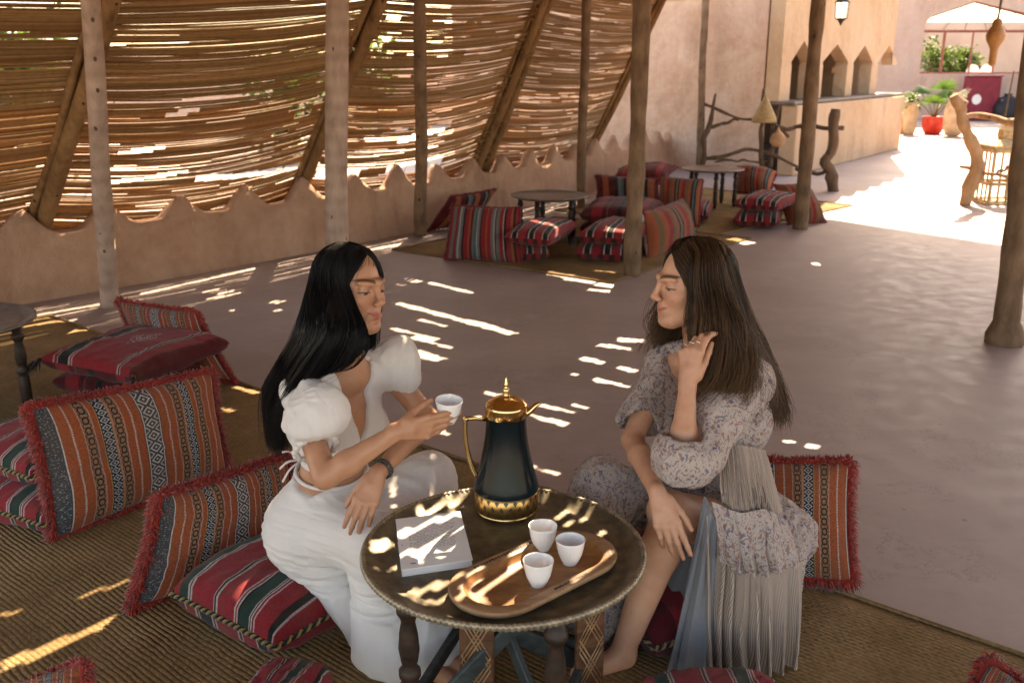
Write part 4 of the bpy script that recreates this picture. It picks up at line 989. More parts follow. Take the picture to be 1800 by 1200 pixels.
# ------------------------------------------------------------ tray tables
def turned(mb, a, b, r, seed=0, sq=False):
    """turned leg from a (top) to b (foot)"""
    a = A(a, float); b = A(b, float); L = np.linalg.norm(b - a)
    pr = [(0, 1.0), (.12, 1.0), (.13, 1.25), (.17, 1.3), (.20, .95), (.23, .8), (.30, 1.05), (.40, 1.2), (.48, .95), (.50, .75), (.53, 1.25), (.57, 1.25), (.59, .9), (.62, 1.15), (.9, 1.15), (.93, .9), (1, .8)]
    mb.tube(A([a + (b - a) * t for t, _ in pr]), [r * k for _, k in pr], 12)
def tray_table(name, label, c, r, h, nleg=4, a0=.7, detail=False, mat='brass_dark', group=None):
    root = thing(name, label, 'table', (c[0], c[1], 0), group=group); off = A(root.location); c3 = A([c[0], c[1], 0.])
    m_ = MB(); n = 600 if detail else 48
    k = 150
    rope = (lambda a, rr, z: 1 + (np.where(rr > r * .965, .0045, 0)) * np.sin(a * k)) if detail else None
    prof = [(0, h), (r * .55, h), (r * .78, h + .001), (r * .80, h + .003), (r * .82, h + .001), (r * .86, h + .003), (r * .93, h + .013), (r * .965, h + .019), (r * .985, h + .022), (r, h + .018), (r * .995, h + .010), (r * .96, h + .006), (r * .85, h - .006), (r * .5, h - .008), (0, h - .008)]
    m_.lathe(prof, n, c3, fl=rope); m_.build('tray', M[mat], root, True, off=off)
    if detail:
        m_ = MB(); ra = np.linspace(0, 2 * math.pi, 1320, endpoint=False); ra = ra[:, None]; m_.lathe([(r * .972, h + .021), (r * .985, h + .025), (r * 1.0, h + .024), (r * 1.008, h + .017), (r * 1.002, h + .010)], 1200, c3, fl=lambda a, rr, z: 1 + .0052 * np.sin(a * 160 + z * 90)); m_.build('rope_rim', M['rimbrass'], root, True, off=off)
    lr = r * .74
    for i in range(nleg):
        a = a0 + i * 2 * math.pi / nleg; p = c3 + A([math.cos(a) * lr, math.sin(a) * lr, 0])
        m_ = MB(); turned(m_, p + A([0, 0, h - .009]), p + A([0, 0, .012]), .021 * r / .3375); m_.build('leg', M['table_wood'], root, True, off=off)
    return root, c3, off, lr
TC = at(885, 968, .46)[:2]
TT, tc3, toff, tlr = tray_table('tray_table', 'round brass tray table with a rope rim standing between the two women', TC, .338, .45, 4, math.radians(-152), True)
legs = [tc3 + A([math.cos(a), math.sin(a), 0]) * tlr for a in [math.radians(-152 + 90 * i) for i in range(4)]]
def carved_slat(p, wd, z0, z1, yaw, label=None):
    m_ = MB(); R = Rz(yaw); m_.box(p + A([0, 0, (z0 + z1) / 2]), (wd, .018, z1 - z0), R, bev=.003); s = m_.build('carved_panel', M['carved'], TT, False, off=toff)
    m_ = MB(); hz = (z1 - z0); 
    for sg in (-1, 1):                                     # raised lozenge lattice
        for z_ in np.arange(z0 + .02, z1 - .02, hz / 3.2):
            for k in (-1, 0, 1):
                a = p + R @ A([-wd * .42, -.0105, 0]) + A([0, 0, z_]); b = p + R @ A([wd * .42, -.0105, 0]) + A([0, 0, min(z1 - .01, z_ + hz / 3.2)])
                if sg < 0: a[2], b[2] = b[2], a[2]
                sh = A([0, 0, k * .018]); m_.tube(A([a + sh, b + sh]), .0024, 4)
    o = m_.build('lattice', M['tray_rim'], s, True, off=toff)
carved_slat(at(838, 1115, .25) * A([1, 1, 0]), .085, .03, .435, -.15); carved_slat(at(1037, 1095, .25) * A([1, 1, 0]), .075, .06, .435, .35)
for i in range(4):
    a, b = legs[i], legs[(i + 1) % 4]
    m_ = MB(); d = b - a; m_.box((a + b) / 2 + A([0, 0, .115]), (np.linalg.norm(d) - .05, .02, .035), Rz(math.atan2(d[1], d[0])), bev=.003); m_.build('stretcher', M['greywood'], TT, False, off=toff)
    m_ = MB(); m_.box((a + b) / 2 + A([0, 0, .42]), (np.linalg.norm(d) - .05, .022, .03), Rz(math.atan2(d[1], d[0])), bev=.003); m_.build('rail', M['table_wood'], TT, False, off=toff)
for a, b in ((legs[0], legs[2]), (legs[1], legs[3])):       # folding cross braces
    for s_ in (0, 1):
        p0 = a + A([0, 0, .42 if s_ else .05]); p1 = b + A([0, 0, .05 if s_ else .42]); sh = A([0, .014 if s_ else -.014, 0]) + (A([.0, .05, 0]) if a is legs[1] else 0)
        p0 = p0 + (p1 - p0) * .08; p1 = p1 + (p0 - p1) * .08
        m_ = MB(); x_ = nrm(p1 - p0); y_ = nrm(np.cross(A([0, 0, 1.]), x_)); m_.box((p0 + p1) / 2 + sh, (np.linalg.norm(p1 - p0), .016, .045), frame(x_, y_, np.cross(x_, y_)), bev=.003); m_.build('brace', M['greywood'], TT, False, off=toff)
tray_table('tray_table', 'small dark tray table in the middle distance by the low wall', at(965, 346, .42)[:2], .36, .42, 5, .5, mat='pewter', group='small dark tray tables')
tray_table('tray_table', 'farthest small tray table, in front of the branch fence', at(1253, 299, .42)[:2], .36, .42, 5, .9, mat='pewter', group='small dark tray tables')
tray_table('tray_table', 'dark tray table cut off by the left edge of the photo', at(-88, 572, .45)[:2], .36, .45, 5, .35, mat='pewter', group='small dark tray tables')

# ------------------------------------------------------------ coffee pot
PC = A([*at(890, 893, .46)[:2], .4515])
pot = thing('coffee_pot', 'tall dark enamel coffee pot with gold lid and pierced gold band', 'coffee pot', PC); po = A(pot.location)
m_ = MB(); m_.lathe([(0, .0), (.074, .0), (.080, .006), (.0815, .012), (.0800, .014)], 48, PC); m_.build('foot', M['gold'], pot, True, off=po)
m_ = MB(); m_.lathe([(.0795, .014), (.0835, .018), (.0840, .040), (.0835, .062), (.0795, .066)], 64, PC); m_.build('gold_band', M['fret'], pot, True, off=po)
m_ = MB(); m_.lathe([(.0795, .066), (.0845, .069), (.0850, .074), (.0835, .084), (.079, .100), (.073, .122), (.066, .150), (.059, .185), (.0545, .215), (.052, .245), (.0512, .268)], 64, PC); m_.build('body', M['enamel'], pot, True, off=po)
m_ = MB(); m_.lathe([(.0512, .268), (.0535, .270), (.0535, .285), (.055, .294), (.0545, .299), (.051, .303), (.042, .311), (.028, .318), (.012, .322), (0, .323)], 48, PC); lid = m_.build('lid', M['gold'], pot, True, off=po)
m_ = MB(); m_.lathe([(.012, .321), (.006, .327), (.0085, .333), (.0105, .338), (.0075, .343), (.0045, .347), (.007, .352), (.0045, .357), (.003, .366), (.0015, .374), (0, .375)], 16, PC); m_.build('finial', M['gold'], lid, True, off=po)
hx = nrm(A([-1, -.12, 0]))
def pp(o, z): return PC + hx * o + A([0, 0, z])
m_ = MB(); m_.tube(A([pp(.048, .262), pp(.075, .266), pp(.098, .266), pp(.104, .262)]), [.0075, .006, .006, .007], 8); P = catmull(A([pp(.104, .266), pp(.106, .235), pp(.104, .20), pp(.098, .165), pp(.088, .13), pp(.077, .105)]), 20); m_.tube(P, np.linspace(.0062, .0075, 20), 8)
m_.lathe([(0, -.009), (.009, -.004), (.009, .004), (0, .009)], 10, pp(.104, .265)); m_.build('handle', M['brass'], pot, True, off=po)
def sp(o, z): return PC - hx * o + A([0, 0, z])
m_ = MB(); P = catmull(A([sp(.046, .272), sp(.062, .281), sp(.076, .294), sp(.088, .300)]), 12); m_.tube(P, np.linspace(.014, .0055, 12), 10, flat=.8); m_.build('spout', M['gold'], pot, True, off=po)

# ------------------------------------------------------------ book
bz = .4705
bc = A([at(x, y, bz) for x, y in ((706, 1000), (831, 982), (809, 897), (695, 911))])
book = thing('book', 'white paperback book lying closed on the brass tray', 'book', (*bc[:, :2].mean(0), .4515)); bo = A(book.location)
def slab(name, q, z0, z1, mat, parent, grow=0.0):
    q = A(q)[:, :2]; ce = q.mean(0); q = ce + (q - ce) * (1 + grow)
    m_ = MB(); m_.prism(np.c_[q], z1 - z0, (0, 0, z0)); return m_.build(name, mat, parent, False, off=bo)
slab('pages', bc, .4525, .4670, M['paper'], book, -.025); slab('cover', bc, .4672, .4692, M['white'], book); slab('back_cover', bc, .4508, .4524, M['white'], book)
ux = (bc[1] - bc[0]); uy = (bc[3] - bc[0]); rs = np.random.default_rng(6); m_ = MB()
def bpt(u, v): return bc[0] + ux * u + uy * v
yaw = math.atan2(ux[1], ux[0])
for v in np.arange(.34, .80, .030):
    u = .16
    while u < .80:
        w_ = rs.uniform(.03, .10); 
        if rs.random() > .08: q = bpt(u + w_ / 2, v); m_.box((q[0], q[1], .46932), (w_ * .18, .0024, .0002), Rz(yaw))
        u += w_ + .018
for u, v, w_ in ((.17, .085, .05), (.05, .45, .01), (.05, .62, .01)): q = bpt(u, v); m_.box((q[0], q[1], .46932), (w_ * .25, .006, .0002), Rz(yaw))
m_.build('print', M['ink'], book, False, off=bo, kind='stuff')
# ------------------------------------------------------------ wooden serving tray and cups
wyaw = math.radians(42); wc = at(941, 1000, .475)[:2]; WT = thing('serving_tray', 'oblong carved wooden serving tray holding three cups', 'tray', (*wc, .4515)); wo = A(WT.location)
def stad(hl, r, n=20): 
    a = np.linspace(-math.pi / 2, math.pi / 2, n); return np.vstack([np.c_[hl + r * np.cos(a), r * np.sin(a)], np.c_[-hl - r * np.cos(a), -r * np.sin(a)]])
rings = [(.115, .075, .000), (.115, .092, .001), (.115, .106, .012), (.115, .110, .0215), (.115, .108, .0255), (.115, .103, .0262), (.112, .084, .0255), (.110, .080, .0235), (.108, .072, .011), (.105, .065, .0085), (.07, .03, .008)]
V = []; 
for hl, r, z in rings: V.append(np.c_[stad(hl, r) @ Rz(wyaw)[:2, :2].T + wc, np.full(40, .4517 + z)])
V = np.vstack(V); F = []
for k in range(len(rings) - 1):
    for j in range(40): F.append([k * 40 + j, k * 40 + (j + 1) % 40, (k + 1) * 40 + (j + 1) % 40, (k + 1) * 40 + j])
F = A(F); nr_ = len(rings)
def part_rings(name, k0, k1, mat, cap0=False, cap1=False):
    f = F[k0 * 40:(k1) * 40]; o = mk(name, V, [f], mat, WT, True, off=wo); return o
part_rings('rim', 0, 7, M['tray_rim']); part_rings('well', 7, nr_ - 1, M['tray_wood'])
k = nr_ - 1; mk('well_floor', V[k * 40:], [np.arange(40)[None]], M['tray_wood'], WT, False, off=wo)
m_ = MB(); Rw = Rz(wyaw); rs = np.random.default_rng(9)
for side in (-1, 1):                                              # small incised marks along the rim
    for q in np.arange(-.10, .10, .0065 if side < 0 else .009):
        c = A([*(Rw[:2, :2] @ A([q, side * .0945]) + wc), .4517 + .0262]); 
        if side < 0 and -.03 < q < .07 or side > 0:
            m_.box(c, (.0042 if side < 0 else .006, rs.uniform(.004, .009), .0006), Rw @ Rz(rs.uniform(-.5, .5)))
m_.build('rim_carving', M['table_wood'], WT, False, off=wo, kind='stuff')
def make_cup(name, label, c, R=None, group='small fluted coffee cups'):
    root = thing(name, label, 'cup', c, group=group); off = A(c, float)
    fl = lambda a, r, z: 1 + np.where((z > .010) & (z < .046), .035, 0) * np.abs(np.sin(a * 11))
    m_ = MB(); m_.lathe([(0, 0), (.0165, 0), (.0175, .003), (.0215, .012), (.0270, .026), (.0305, .042), (.0335, .056), (.0350, .062), (.0347, .0632), (.0335, .062)], 66, (0, 0, 0), fl=fl); m_.build('outer_wall', M['porcelain'], root, True)
    m_ = MB(); m_.lathe([(.0335, .062), (.0318, .055), (.0285, .040), (.024, .024), (.016, .012), (0, .010)], 40); m_.build('inner_wall', M['porcelain'], root, True)
    if R is not None: root.rotation_euler = R
    return root
for px, py, lb in ((946, 1026, 'white fluted cup nearest the camera on the wooden tray'), (1002, 988, 'white fluted cup at the right on the wooden tray'), (954, 963, 'white fluted cup at the back on the wooden tray, by the pot')):
    make_cup('coffee_cup', lb, (*at(px, py, .462)[:2], .4602))

# ------------------------------------------------------------ rustic branch fences, baskets, lantern cage
def branch(root, pts, r0, r1, mat, seed, name='rail'):
    P = catmull(A(pts), 26); t = np.linspace(0, 1, 26); P = P + (np.c_[vnoise(np.c_[t * 7, t * 0 + seed, t * 0]), vnoise(np.c_[t * 7, t * 0 + seed + 9, t * 0]), vnoise(np.c_[t * 7, t * 0 + seed + 5, t * 0])] - .5) * .05
    R = np.linspace(r0, r1, 26) * (1 + .5 * (vnoise(np.c_[t * 12, t * 0 + seed, t * 0]) - .5)); m_ = MB(); m_.tube(P, R, 9); return m_.build(name, mat, root, True, off=root.location)
fA = thing('branch_fence', 'dark rustic branch fence in front of the pink wall and bar', 'fence', at(1340, 318))
D1 = 13.2
def fp(px, py, Y=D1): return atY(px, py, Y)
branch(fA, [fp(1236, 292), fp(1240, 240), fp(1248, 205), fp(1256, 168)], .045, .02, M['branch_dark'], 1, 'post')
branch(fA, [fp(1338, 300), fp(1338, 240), fp(1342, 200), fp(1342, 160)], .035, .02, M['branch_dark'], 2, 'post')
branch(fA, [fp(1352, 290), fp(1358, 250), fp(1360, 215), fp(1368, 184)], .03, .02, M['branch_dark'], 3, 'post')
branch(fA, [fp(1468, 338, 12.5), fp(1462, 310, 12.5), fp(1452, 288, 12.5), fp(1464, 262, 12.5), fp(1466, 225, 12.5), fp(1470, 195, 12.5)], .085, .06, M['branch_dark'], 4, 'post')
branch(fA, [fp(1236, 182), fp(1262, 193), fp(1298, 206), fp(1340, 208), fp(1365, 220), fp(1384, 241)], .022, .02, M['branch_dark'], 5)
branch(fA, [fp(1246, 222), fp(1270, 219), fp(1296, 208)], .024, .02, M['branch_dark'], 6)
branch(fA, [fp(1365, 222), fp(1385, 228), fp(1400, 222), fp(1430, 222, 12.8), fp(1480, 226, 12.5)], .028, .03, M['branch_dark'], 7)
branch(fA, [fp(1242, 282), fp(1275, 272), fp(1312, 262), fp(1345, 268), fp(1372, 276), fp(1408, 296)], .028, .024, M['branch_dark'], 8)
branch(fA, [fp(1260, 282), fp(1300, 281), fp(1350, 284)], .016, .014, M['branch_dark'], 9)
branch(fA, [fp(1400, 296), fp(1425, 303, 12.8), fp(1452, 304, 12.5)], .028, .03, M['branch_dark'], 10)
fB = thing('branch_fence', 'sunbleached rustic branch fence standing in the sunlit yard at right', 'fence', at(1700, 360))
D2 = 11.2
def fq(px, py, Y=D2): return atY(px, py, Y)
branch(fB, [fq(1700, 361), fq(1708, 325), fq(1716, 292), fq(1706, 250), fq(1694, 220), fq(1688, 190), fq(1680, 170)], .085, .055, M['branch_pale'], 11, 'post')
branch(fB, [fq(1694, 212), fq(1690, 196), fq(1697, 180)], .05, .03, M['branch_pale'], 12, 'post')
branch(fB, [fq(1692, 203), fq(1722, 202), fq(1750, 205, 11.0), fq(1780, 214, 10.8), fq(1830, 218, 10.5)], .032, .05, M['branch_pale'], 13)
branch(fB, [fq(1690, 290), fq(1718, 300), fq(1752, 303, 11.0), fq(1790, 312, 10.8), fq(1840, 318, 10.5)], .022, .025, M['branch_pale'], 14)
branch(fB, [fq(1752, 306, 11.0), fq(1768, 296, 11.0), fq(1800, 293, 10.8)], .018, .018, M['branch_pale'], 15)
# conical woven cover hanging on the fence, and a small round lantern
m_ = MB(); c = fp(1343, 213, D1 - .12); m_.lathe([(.008, .34), (.03, .30), (.07, .22), (.11, .14), (.15, .06), (.165, .0), (.155, -.02), (.145, .0), (.10, .12), (.02, .28)], 28, c, fl=lambda a, r, z: 1 + .02 * np.sin(a * 14 + z * 60)); tag(m_.build('woven_cone_basket', M['wicker'], None, True), 'conical woven straw cover hung on the branch fence', 'basket')
m_ = MB(); c = fp(1367, 246, D1 - .1); m_.lathe([(0, -.10), (.06, -.09), (.10, -.04), (.105, .02), (.07, .08), (.03, .11), (.012, .16), (.0, .17)], 20, c); tag(m_.build('hanging_gourd', M['terracotta'], None, True), 'small round orange gourd hanging on the branch fence below the straw cone', 'gourd')
# tall slatted lantern cage on the ground
LC = at(1752, 356); cage = thing('lantern_cage', 'tall wooden slatted lantern with a pointed top standing in the sunlit yard', 'lantern', LC); lo = A(cage.location); hw = .20; hh = .62
for sx, sy in ((-1, -1), (1, -1), (1, 1), (-1, 1)):
    m_ = MB(); m_.tube(A([LC + A([sx * hw, sy * hw, 0]), LC + A([sx * hw, sy * hw, hh])]), .022, 6); m_.build('corner_post', M['cage'], cage, False, off=lo)
for k in range(4):
    R = Rz(k * math.pi / 2)
    for q in (-.1, 0, .1):
        m_ = MB(); a = LC + R @ A([q, -hw, .03]); b = LC + R @ A([q, -hw, hh]); m_.tube(A([a, b]), .013, 5); m_.build('bar', M['cage'], cage, False, off=lo)
    for z_ in (.02, .24, hh):
        m_ = MB(); m_.box(LC + R @ A([0, -hw - .002, z_]), (2 * hw, .03, .04), R, bev=.004); m_.build('rail', M['cage'], cage, False, off=lo)
m_ = MB(); m_.lathe([(hw * 1.42, hh + .02), (hw * 1.45, hh + .06), (hw * .75, hh + .12), (hw * .45, hh + .14), (hw * .5, hh + .17), (hw * .48, hh + .24), (hw * .2, hh + .33), (.0, hh + .37)], 4, LC, R=Rz(math.pi / 4)); m_.build('pointed_cap', M['cage'], cage, False, off=lo)
m_ = MB(); m_.box(LC + A([0, 0, .012]), (2.5 * hw, 2.5 * hw, .02), bev=.004); m_.build('base', M['cage'], cage, False, off=lo)
# gourd lamp hanging from the roof edge
GC_ = atY(1750, 66, 10.2); gl = thing('gourd_lamp', 'brown gourd lamp hanging on a rope above the sunlit yard', 'lamp', GC_)
m_ = MB(); m_.lathe([(0, -.29), (.035, -.27), (.038, -.12), (.05, -.09), (.085, -.03), (.095, .02), (.075, .08), (.05, .11), (.045, .16), (.03, .18), (0, .185)], 24, GC_); m_.build('gourd_body', M['gourd'], gl, True, off=GC_)
m_ = MB(); m_.tube(A([GC_ + A([0, 0, .17]), GC_ + A([.01, .0, .42]), GC_ + A([.02, 0, ROOF_Z - GC_[2] + .0])]), .014, 6); m_.build('rope', M['rope'], gl, True, off=GC_)
for q, px in enumerate((1766, 1800)):
    a = atY(px, 206, 11.0); m_ = MB(); m_.tube(A([a + A([0, 0, -.05]), a + A([.03 + q * .1, 0, .5])]), .010, 5); tag(m_.build('hanging_rope', M['rope'], None, True), ['pale rope tied to the fence rail, left one', 'pale rope tied to the fence rail, at the right edge'][q], 'rope')
m_ = MB(); m_.tube(catmull(A([atY(1430, 120, 9.9) * 0 + atY(1660, 20, 21.8), atY(1640, -20, 21.8)]), 4), .02, 5)

# ------------------------------------------------------------ things along the far wall
def leafblade(mb, a, d, up, L, w_, col, droop=.3, n=6, fold=.25):
    d = nrm(d); s = nrm(np.cross(d, up)); t = np.linspace(0, 1, n); P = a + d * (L * t)[:, None] - A([0, 0, 1.]) * (droop * L * t ** 2)[:, None]
    wd = w_ * np.sin(math.pi * (t * .93 + .04)) ** .7; nn = np.cross(s, d)
    V = np.vstack([P - s * wd[:, None] + nn * (wd * fold)[:, None], P, P + s * wd[:, None] + nn * (wd * fold)[:, None]])
    F = []
    for i in range(n - 1): F += [[i, i + 1, n + i + 1, n + i], [n + i, n + i + 1, 2 * n + i + 1, 2 * n + i]]
    mb.add(V, F, col=col)
def potted(name, label, c, r, h, mat, plant):
    root = thing(name, label, 'potted plant', c); m_ = MB()
    m_.lathe([(0, 0), (r * .62, 0), (r * .8, h * .15), (r * .98, h * .5), (r, h * .75), (r * .9, h * .92), (r * .97, h), (r * .9, h), (r * .82, h * .88), (0, h * .86)], 28, c); m_.build('pot', mat, root, True, off=c)
    rs = np.random.default_rng(int(r * 1000)); m_ = MB(); top = A(c) + A([0, 0, h * .86])
    if plant == 'palm':
        tr = MB()
        for q in range(9):
            az = q * 2.4; el = rs.uniform(.55, 1.25); d = A([math.cos(az) * math.cos(el), math.sin(az) * math.cos(el), math.sin(el)]); Ls = rs.uniform(.45, .75); e = top + d * Ls
            tr.tube(A([top, top + d * Ls * .5 + A([0, 0, .03]), e]), [.015, .01, .008], 5, col=(.14, .16, .05))
            s_ = nrm(np.cross(d, A([0, 0, 1.])));
            for k in range(17):                                     # fan blade
                an = (k - 8) / 8 * 1.35; dd = nrm(d * math.cos(an) + s_ * math.sin(an)); leafblade(m_, e, dd, np.cross(s_, d), rs.uniform(.34, .46), .017, A([.055, .125, .035]) * rs.uniform(.7, 1.4), .28)
        tr.build('stem', M['leaf'], root, True, True, off=c)
    else:
        for q in range(90):
            az = rs.uniform(0, 6.28); el = rs.uniform(.1, 1.4); d = A([math.cos(az) * math.cos(el), math.sin(az) * math.cos(el), math.sin(el)]); leafblade(m_, top + d * rs.uniform(.03, .28), d + rs.normal(0, .4, 3), A([0, 0, 1.]), rs.uniform(.12, .22), .03, A([.10, .15, .05]) * rs.uniform(.6, 1.8), .5, 4)
    m_.build('leaves', M['leaf'], root, False, True, off=c, kind='stuff'); return root
P1 = at(1638, 236); potted('potted_palm', 'green fan palm in a glossy red pot by the far wall', P1, .27, .42, M['red_gloss'], 'palm')
P2_ = at(1606, 236); potted('potted_bush', 'light green bushy plant in a tall beige pot beside the bar', P2_ + A([-.2, -.2, 0]), .17, .75, M['beigeclay'], 'bush')
c = at(1583, 234); m_ = MB(); m_.lathe([(0, 0), (.18, 0), (.20, .02), (.20, .46), (.18, .48), (.15, .46), (0, .45)], 20, c); tag(m_.build('clay_planter', M['terracotta'], None, True), 'round orange clay planter at the corner of the bar', 'planter')
c = at(1674, 240); m_ = MB(); m_.lathe([(.10, 0), (.17, .04), (.235, .22), (.25, .42), (.235, .62), (.17, .84), (.10, .95), (.105, .98), (.08, .98), (.07, .9)], 28, c); tag(m_.build('tall_jar', M['beigeclay'], None, True), 'tall rounded beige clay jar right of the red palm pot', 'jar')
c = A([atY(1720, 200, 29.4)[0], 29.4, 0.]); pan = thing('maroon_stand', 'maroon panelled stand under the far window with a white sticker', 'stand', c); m_ = MB(); m_.box(c + A([0, 0, .635]), (.98, .35, 1.27), bev=.02); m_.build('body', M['maroon'], pan, False, off=c)
o = MB(); o.prism([(math.cos(a) * .14, math.sin(a) * .15) for a in np.linspace(0, 6.28, 18, endpoint=False)], .004, c + A([-.20, -.176, .62]), frame(A([1., 0, 0]), A([0, 0, 1.]), A([0, -1., 0]))); o.build('sticker', M['white'], pan, False, off=c)
m_ = MB(); m_.box(c + A([0, 0, 1.29]), (1.04, .40, .035), bev=.01); m_.build('top_board', M['maroon'], pan, False, off=c)
c = A([atY(1768, 203, 29.2)[0], 29.2, 0.]); m_ = MB(); m_.lathe([(0, 0), (.36, .01), (.44, .16), (.40, .42), (.26, .66), (.10, .73), (.12, .79), (0, .80)], 20, c, fl=lambda a, r, z: 1 + .08 * np.sin(a * 3 + z * 9) + .04 * np.sin(a * 8)); tag(m_.build('dark_bag', M['black'], None, True), 'dark bulging sack on the ground right of the maroon stand', 'bag')
for q, (px, py) in enumerate(((1714, 128), (1738, 126))):
    c = atY(px, py, 31.8); ch = thing('white_chair', ['white chair seen through the far window, left one', 'white chair seen through the far window, right one'][q], 'chair', (c[0], c[1], .75), group='white chairs beyond the far window'); co = A(ch.location); b = A([c[0], c[1], .75])
    m_ = MB(); m_.box(b + A([0, 0, .45]), (.42, .42, .04), bev=.01); m_.build('seat', M['white'], ch, False, off=co)
    m_ = MB(); P = [(math.cos(a) * .24, .5 + math.sin(a) * .38) for a in np.linspace(0, math.pi, 14)]; m_.prism(P, .03, b + A([0, .2, 0]), frame(A([1., 0, 0]), A([0, 0, 1.]), A([0, -1., 0]))); m_.build('backrest', M['white'], ch, False, off=co)
    for sx in (-.18, .18):
        for sy in (-.18, .18): m_ = MB(); m_.tube(A([b + A([sx, sy, 0]), b + A([sx, sy, .43])]), .018, 6); m_.build('leg', M['white'], ch, False, off=co)
m_ = MB(); m_.box((15.0, 34.4, .37), (14, 7.2, .74)); t_ = m_.build('terrace', M['ground'], None, False); t_['kind'] = 'structure'
# planting beyond the far window and beyond the reed screens
def bush(name, label, c, r, h, n, seed, cols=((.05, .10, .03), (.075, .14, .04), (.10, .17, .05), (.035, .07, .025)), cat='shrub', trunk=True, lw=.05, ll=.16, group=None):
    rs = np.random.default_rng(seed); root = thing(name, label, cat, c, group=group); c = A(c, float); m_ = MB(); tb = MB()
    cl = [(rs.normal(0, r * .45), rs.normal(0, r * .45), h * (.35 + .6 * rs.random())) for _ in range(14)]
    for x, y, z in cl: tb.tube(catmull(A([c + A([0, 0, -.05]), c + A([x * .3, y * .3, z * .5]), c + A([x, y, z])]), 6), np.linspace(.03, .008, 6) * (r / .6), 5)
    for q in range(n):
        k = cl[rs.integers(len(cl))]; p = c + A(k) + rs.normal(0, r * .26, 3) * A([1, 1, .9])
        if p[2] < c[2] + .03: continue
        d = nrm(p - c - A([0, 0, h * .4])) + rs.normal(0, .6, 3); leafblade(m_, p, d, A([.1, .2, 1.]), ll * rs.uniform(.6, 1.3), lw * rs.uniform(.6, 1.2), A(cols[rs.integers(len(cols))]) * rs.uniform(.7, 1.5), .3, 4)
    tb.build('trunk', M['branch_dark'], root, True, off=c); m_.build('crown', M['leaf'], root, False, True, off=c, kind='stuff'); return root
for q, (px, z0, r, h) in enumerate(((1640, .75, .5, 1.35), (1668, .75, .45, 1.0), (1690, .75, .4, 1.1))):
    c = atY(px, 130, 32.4 + q * .4); bush('garden_shrub', ['dark green shrub behind the left pane of the far window', 'low green shrub behind the second pane of the far window', 'green shrub right of the red bar of the far window'][q], (c[0], c[1], z0), r * 1.2, h * 1.2, 800, 60 + q, group='shrubs beyond the far window')
m_ = MB(); m_.box((16, 38.4, 1.6), (16, .3, 3.2), bev=.02); tag(m_.build('terrace_wall', M['ground'], None, False), 'pale sunlit wall far behind the window opening', 'wall')
for q, (x, y, r, h) in enumerate(((-6.8, 13.5, .9, 2.0), (-4.0, 16.8, .8, 1.6), (-9.5, 12.5, 1.1, 2.6), (-3.2, 20.5, 1.0, 2.4))):
    bush('garden_bush', ['green bush behind the widest reed screen', 'green bush behind the second leaning pole', 'tall bush behind the leftmost reed screen', 'green bush far behind the doubled pole'][q], (x, y, 0), r, h, 900, 80 + q, lw=.06, ll=.2, group='bushes behind the reed screens')
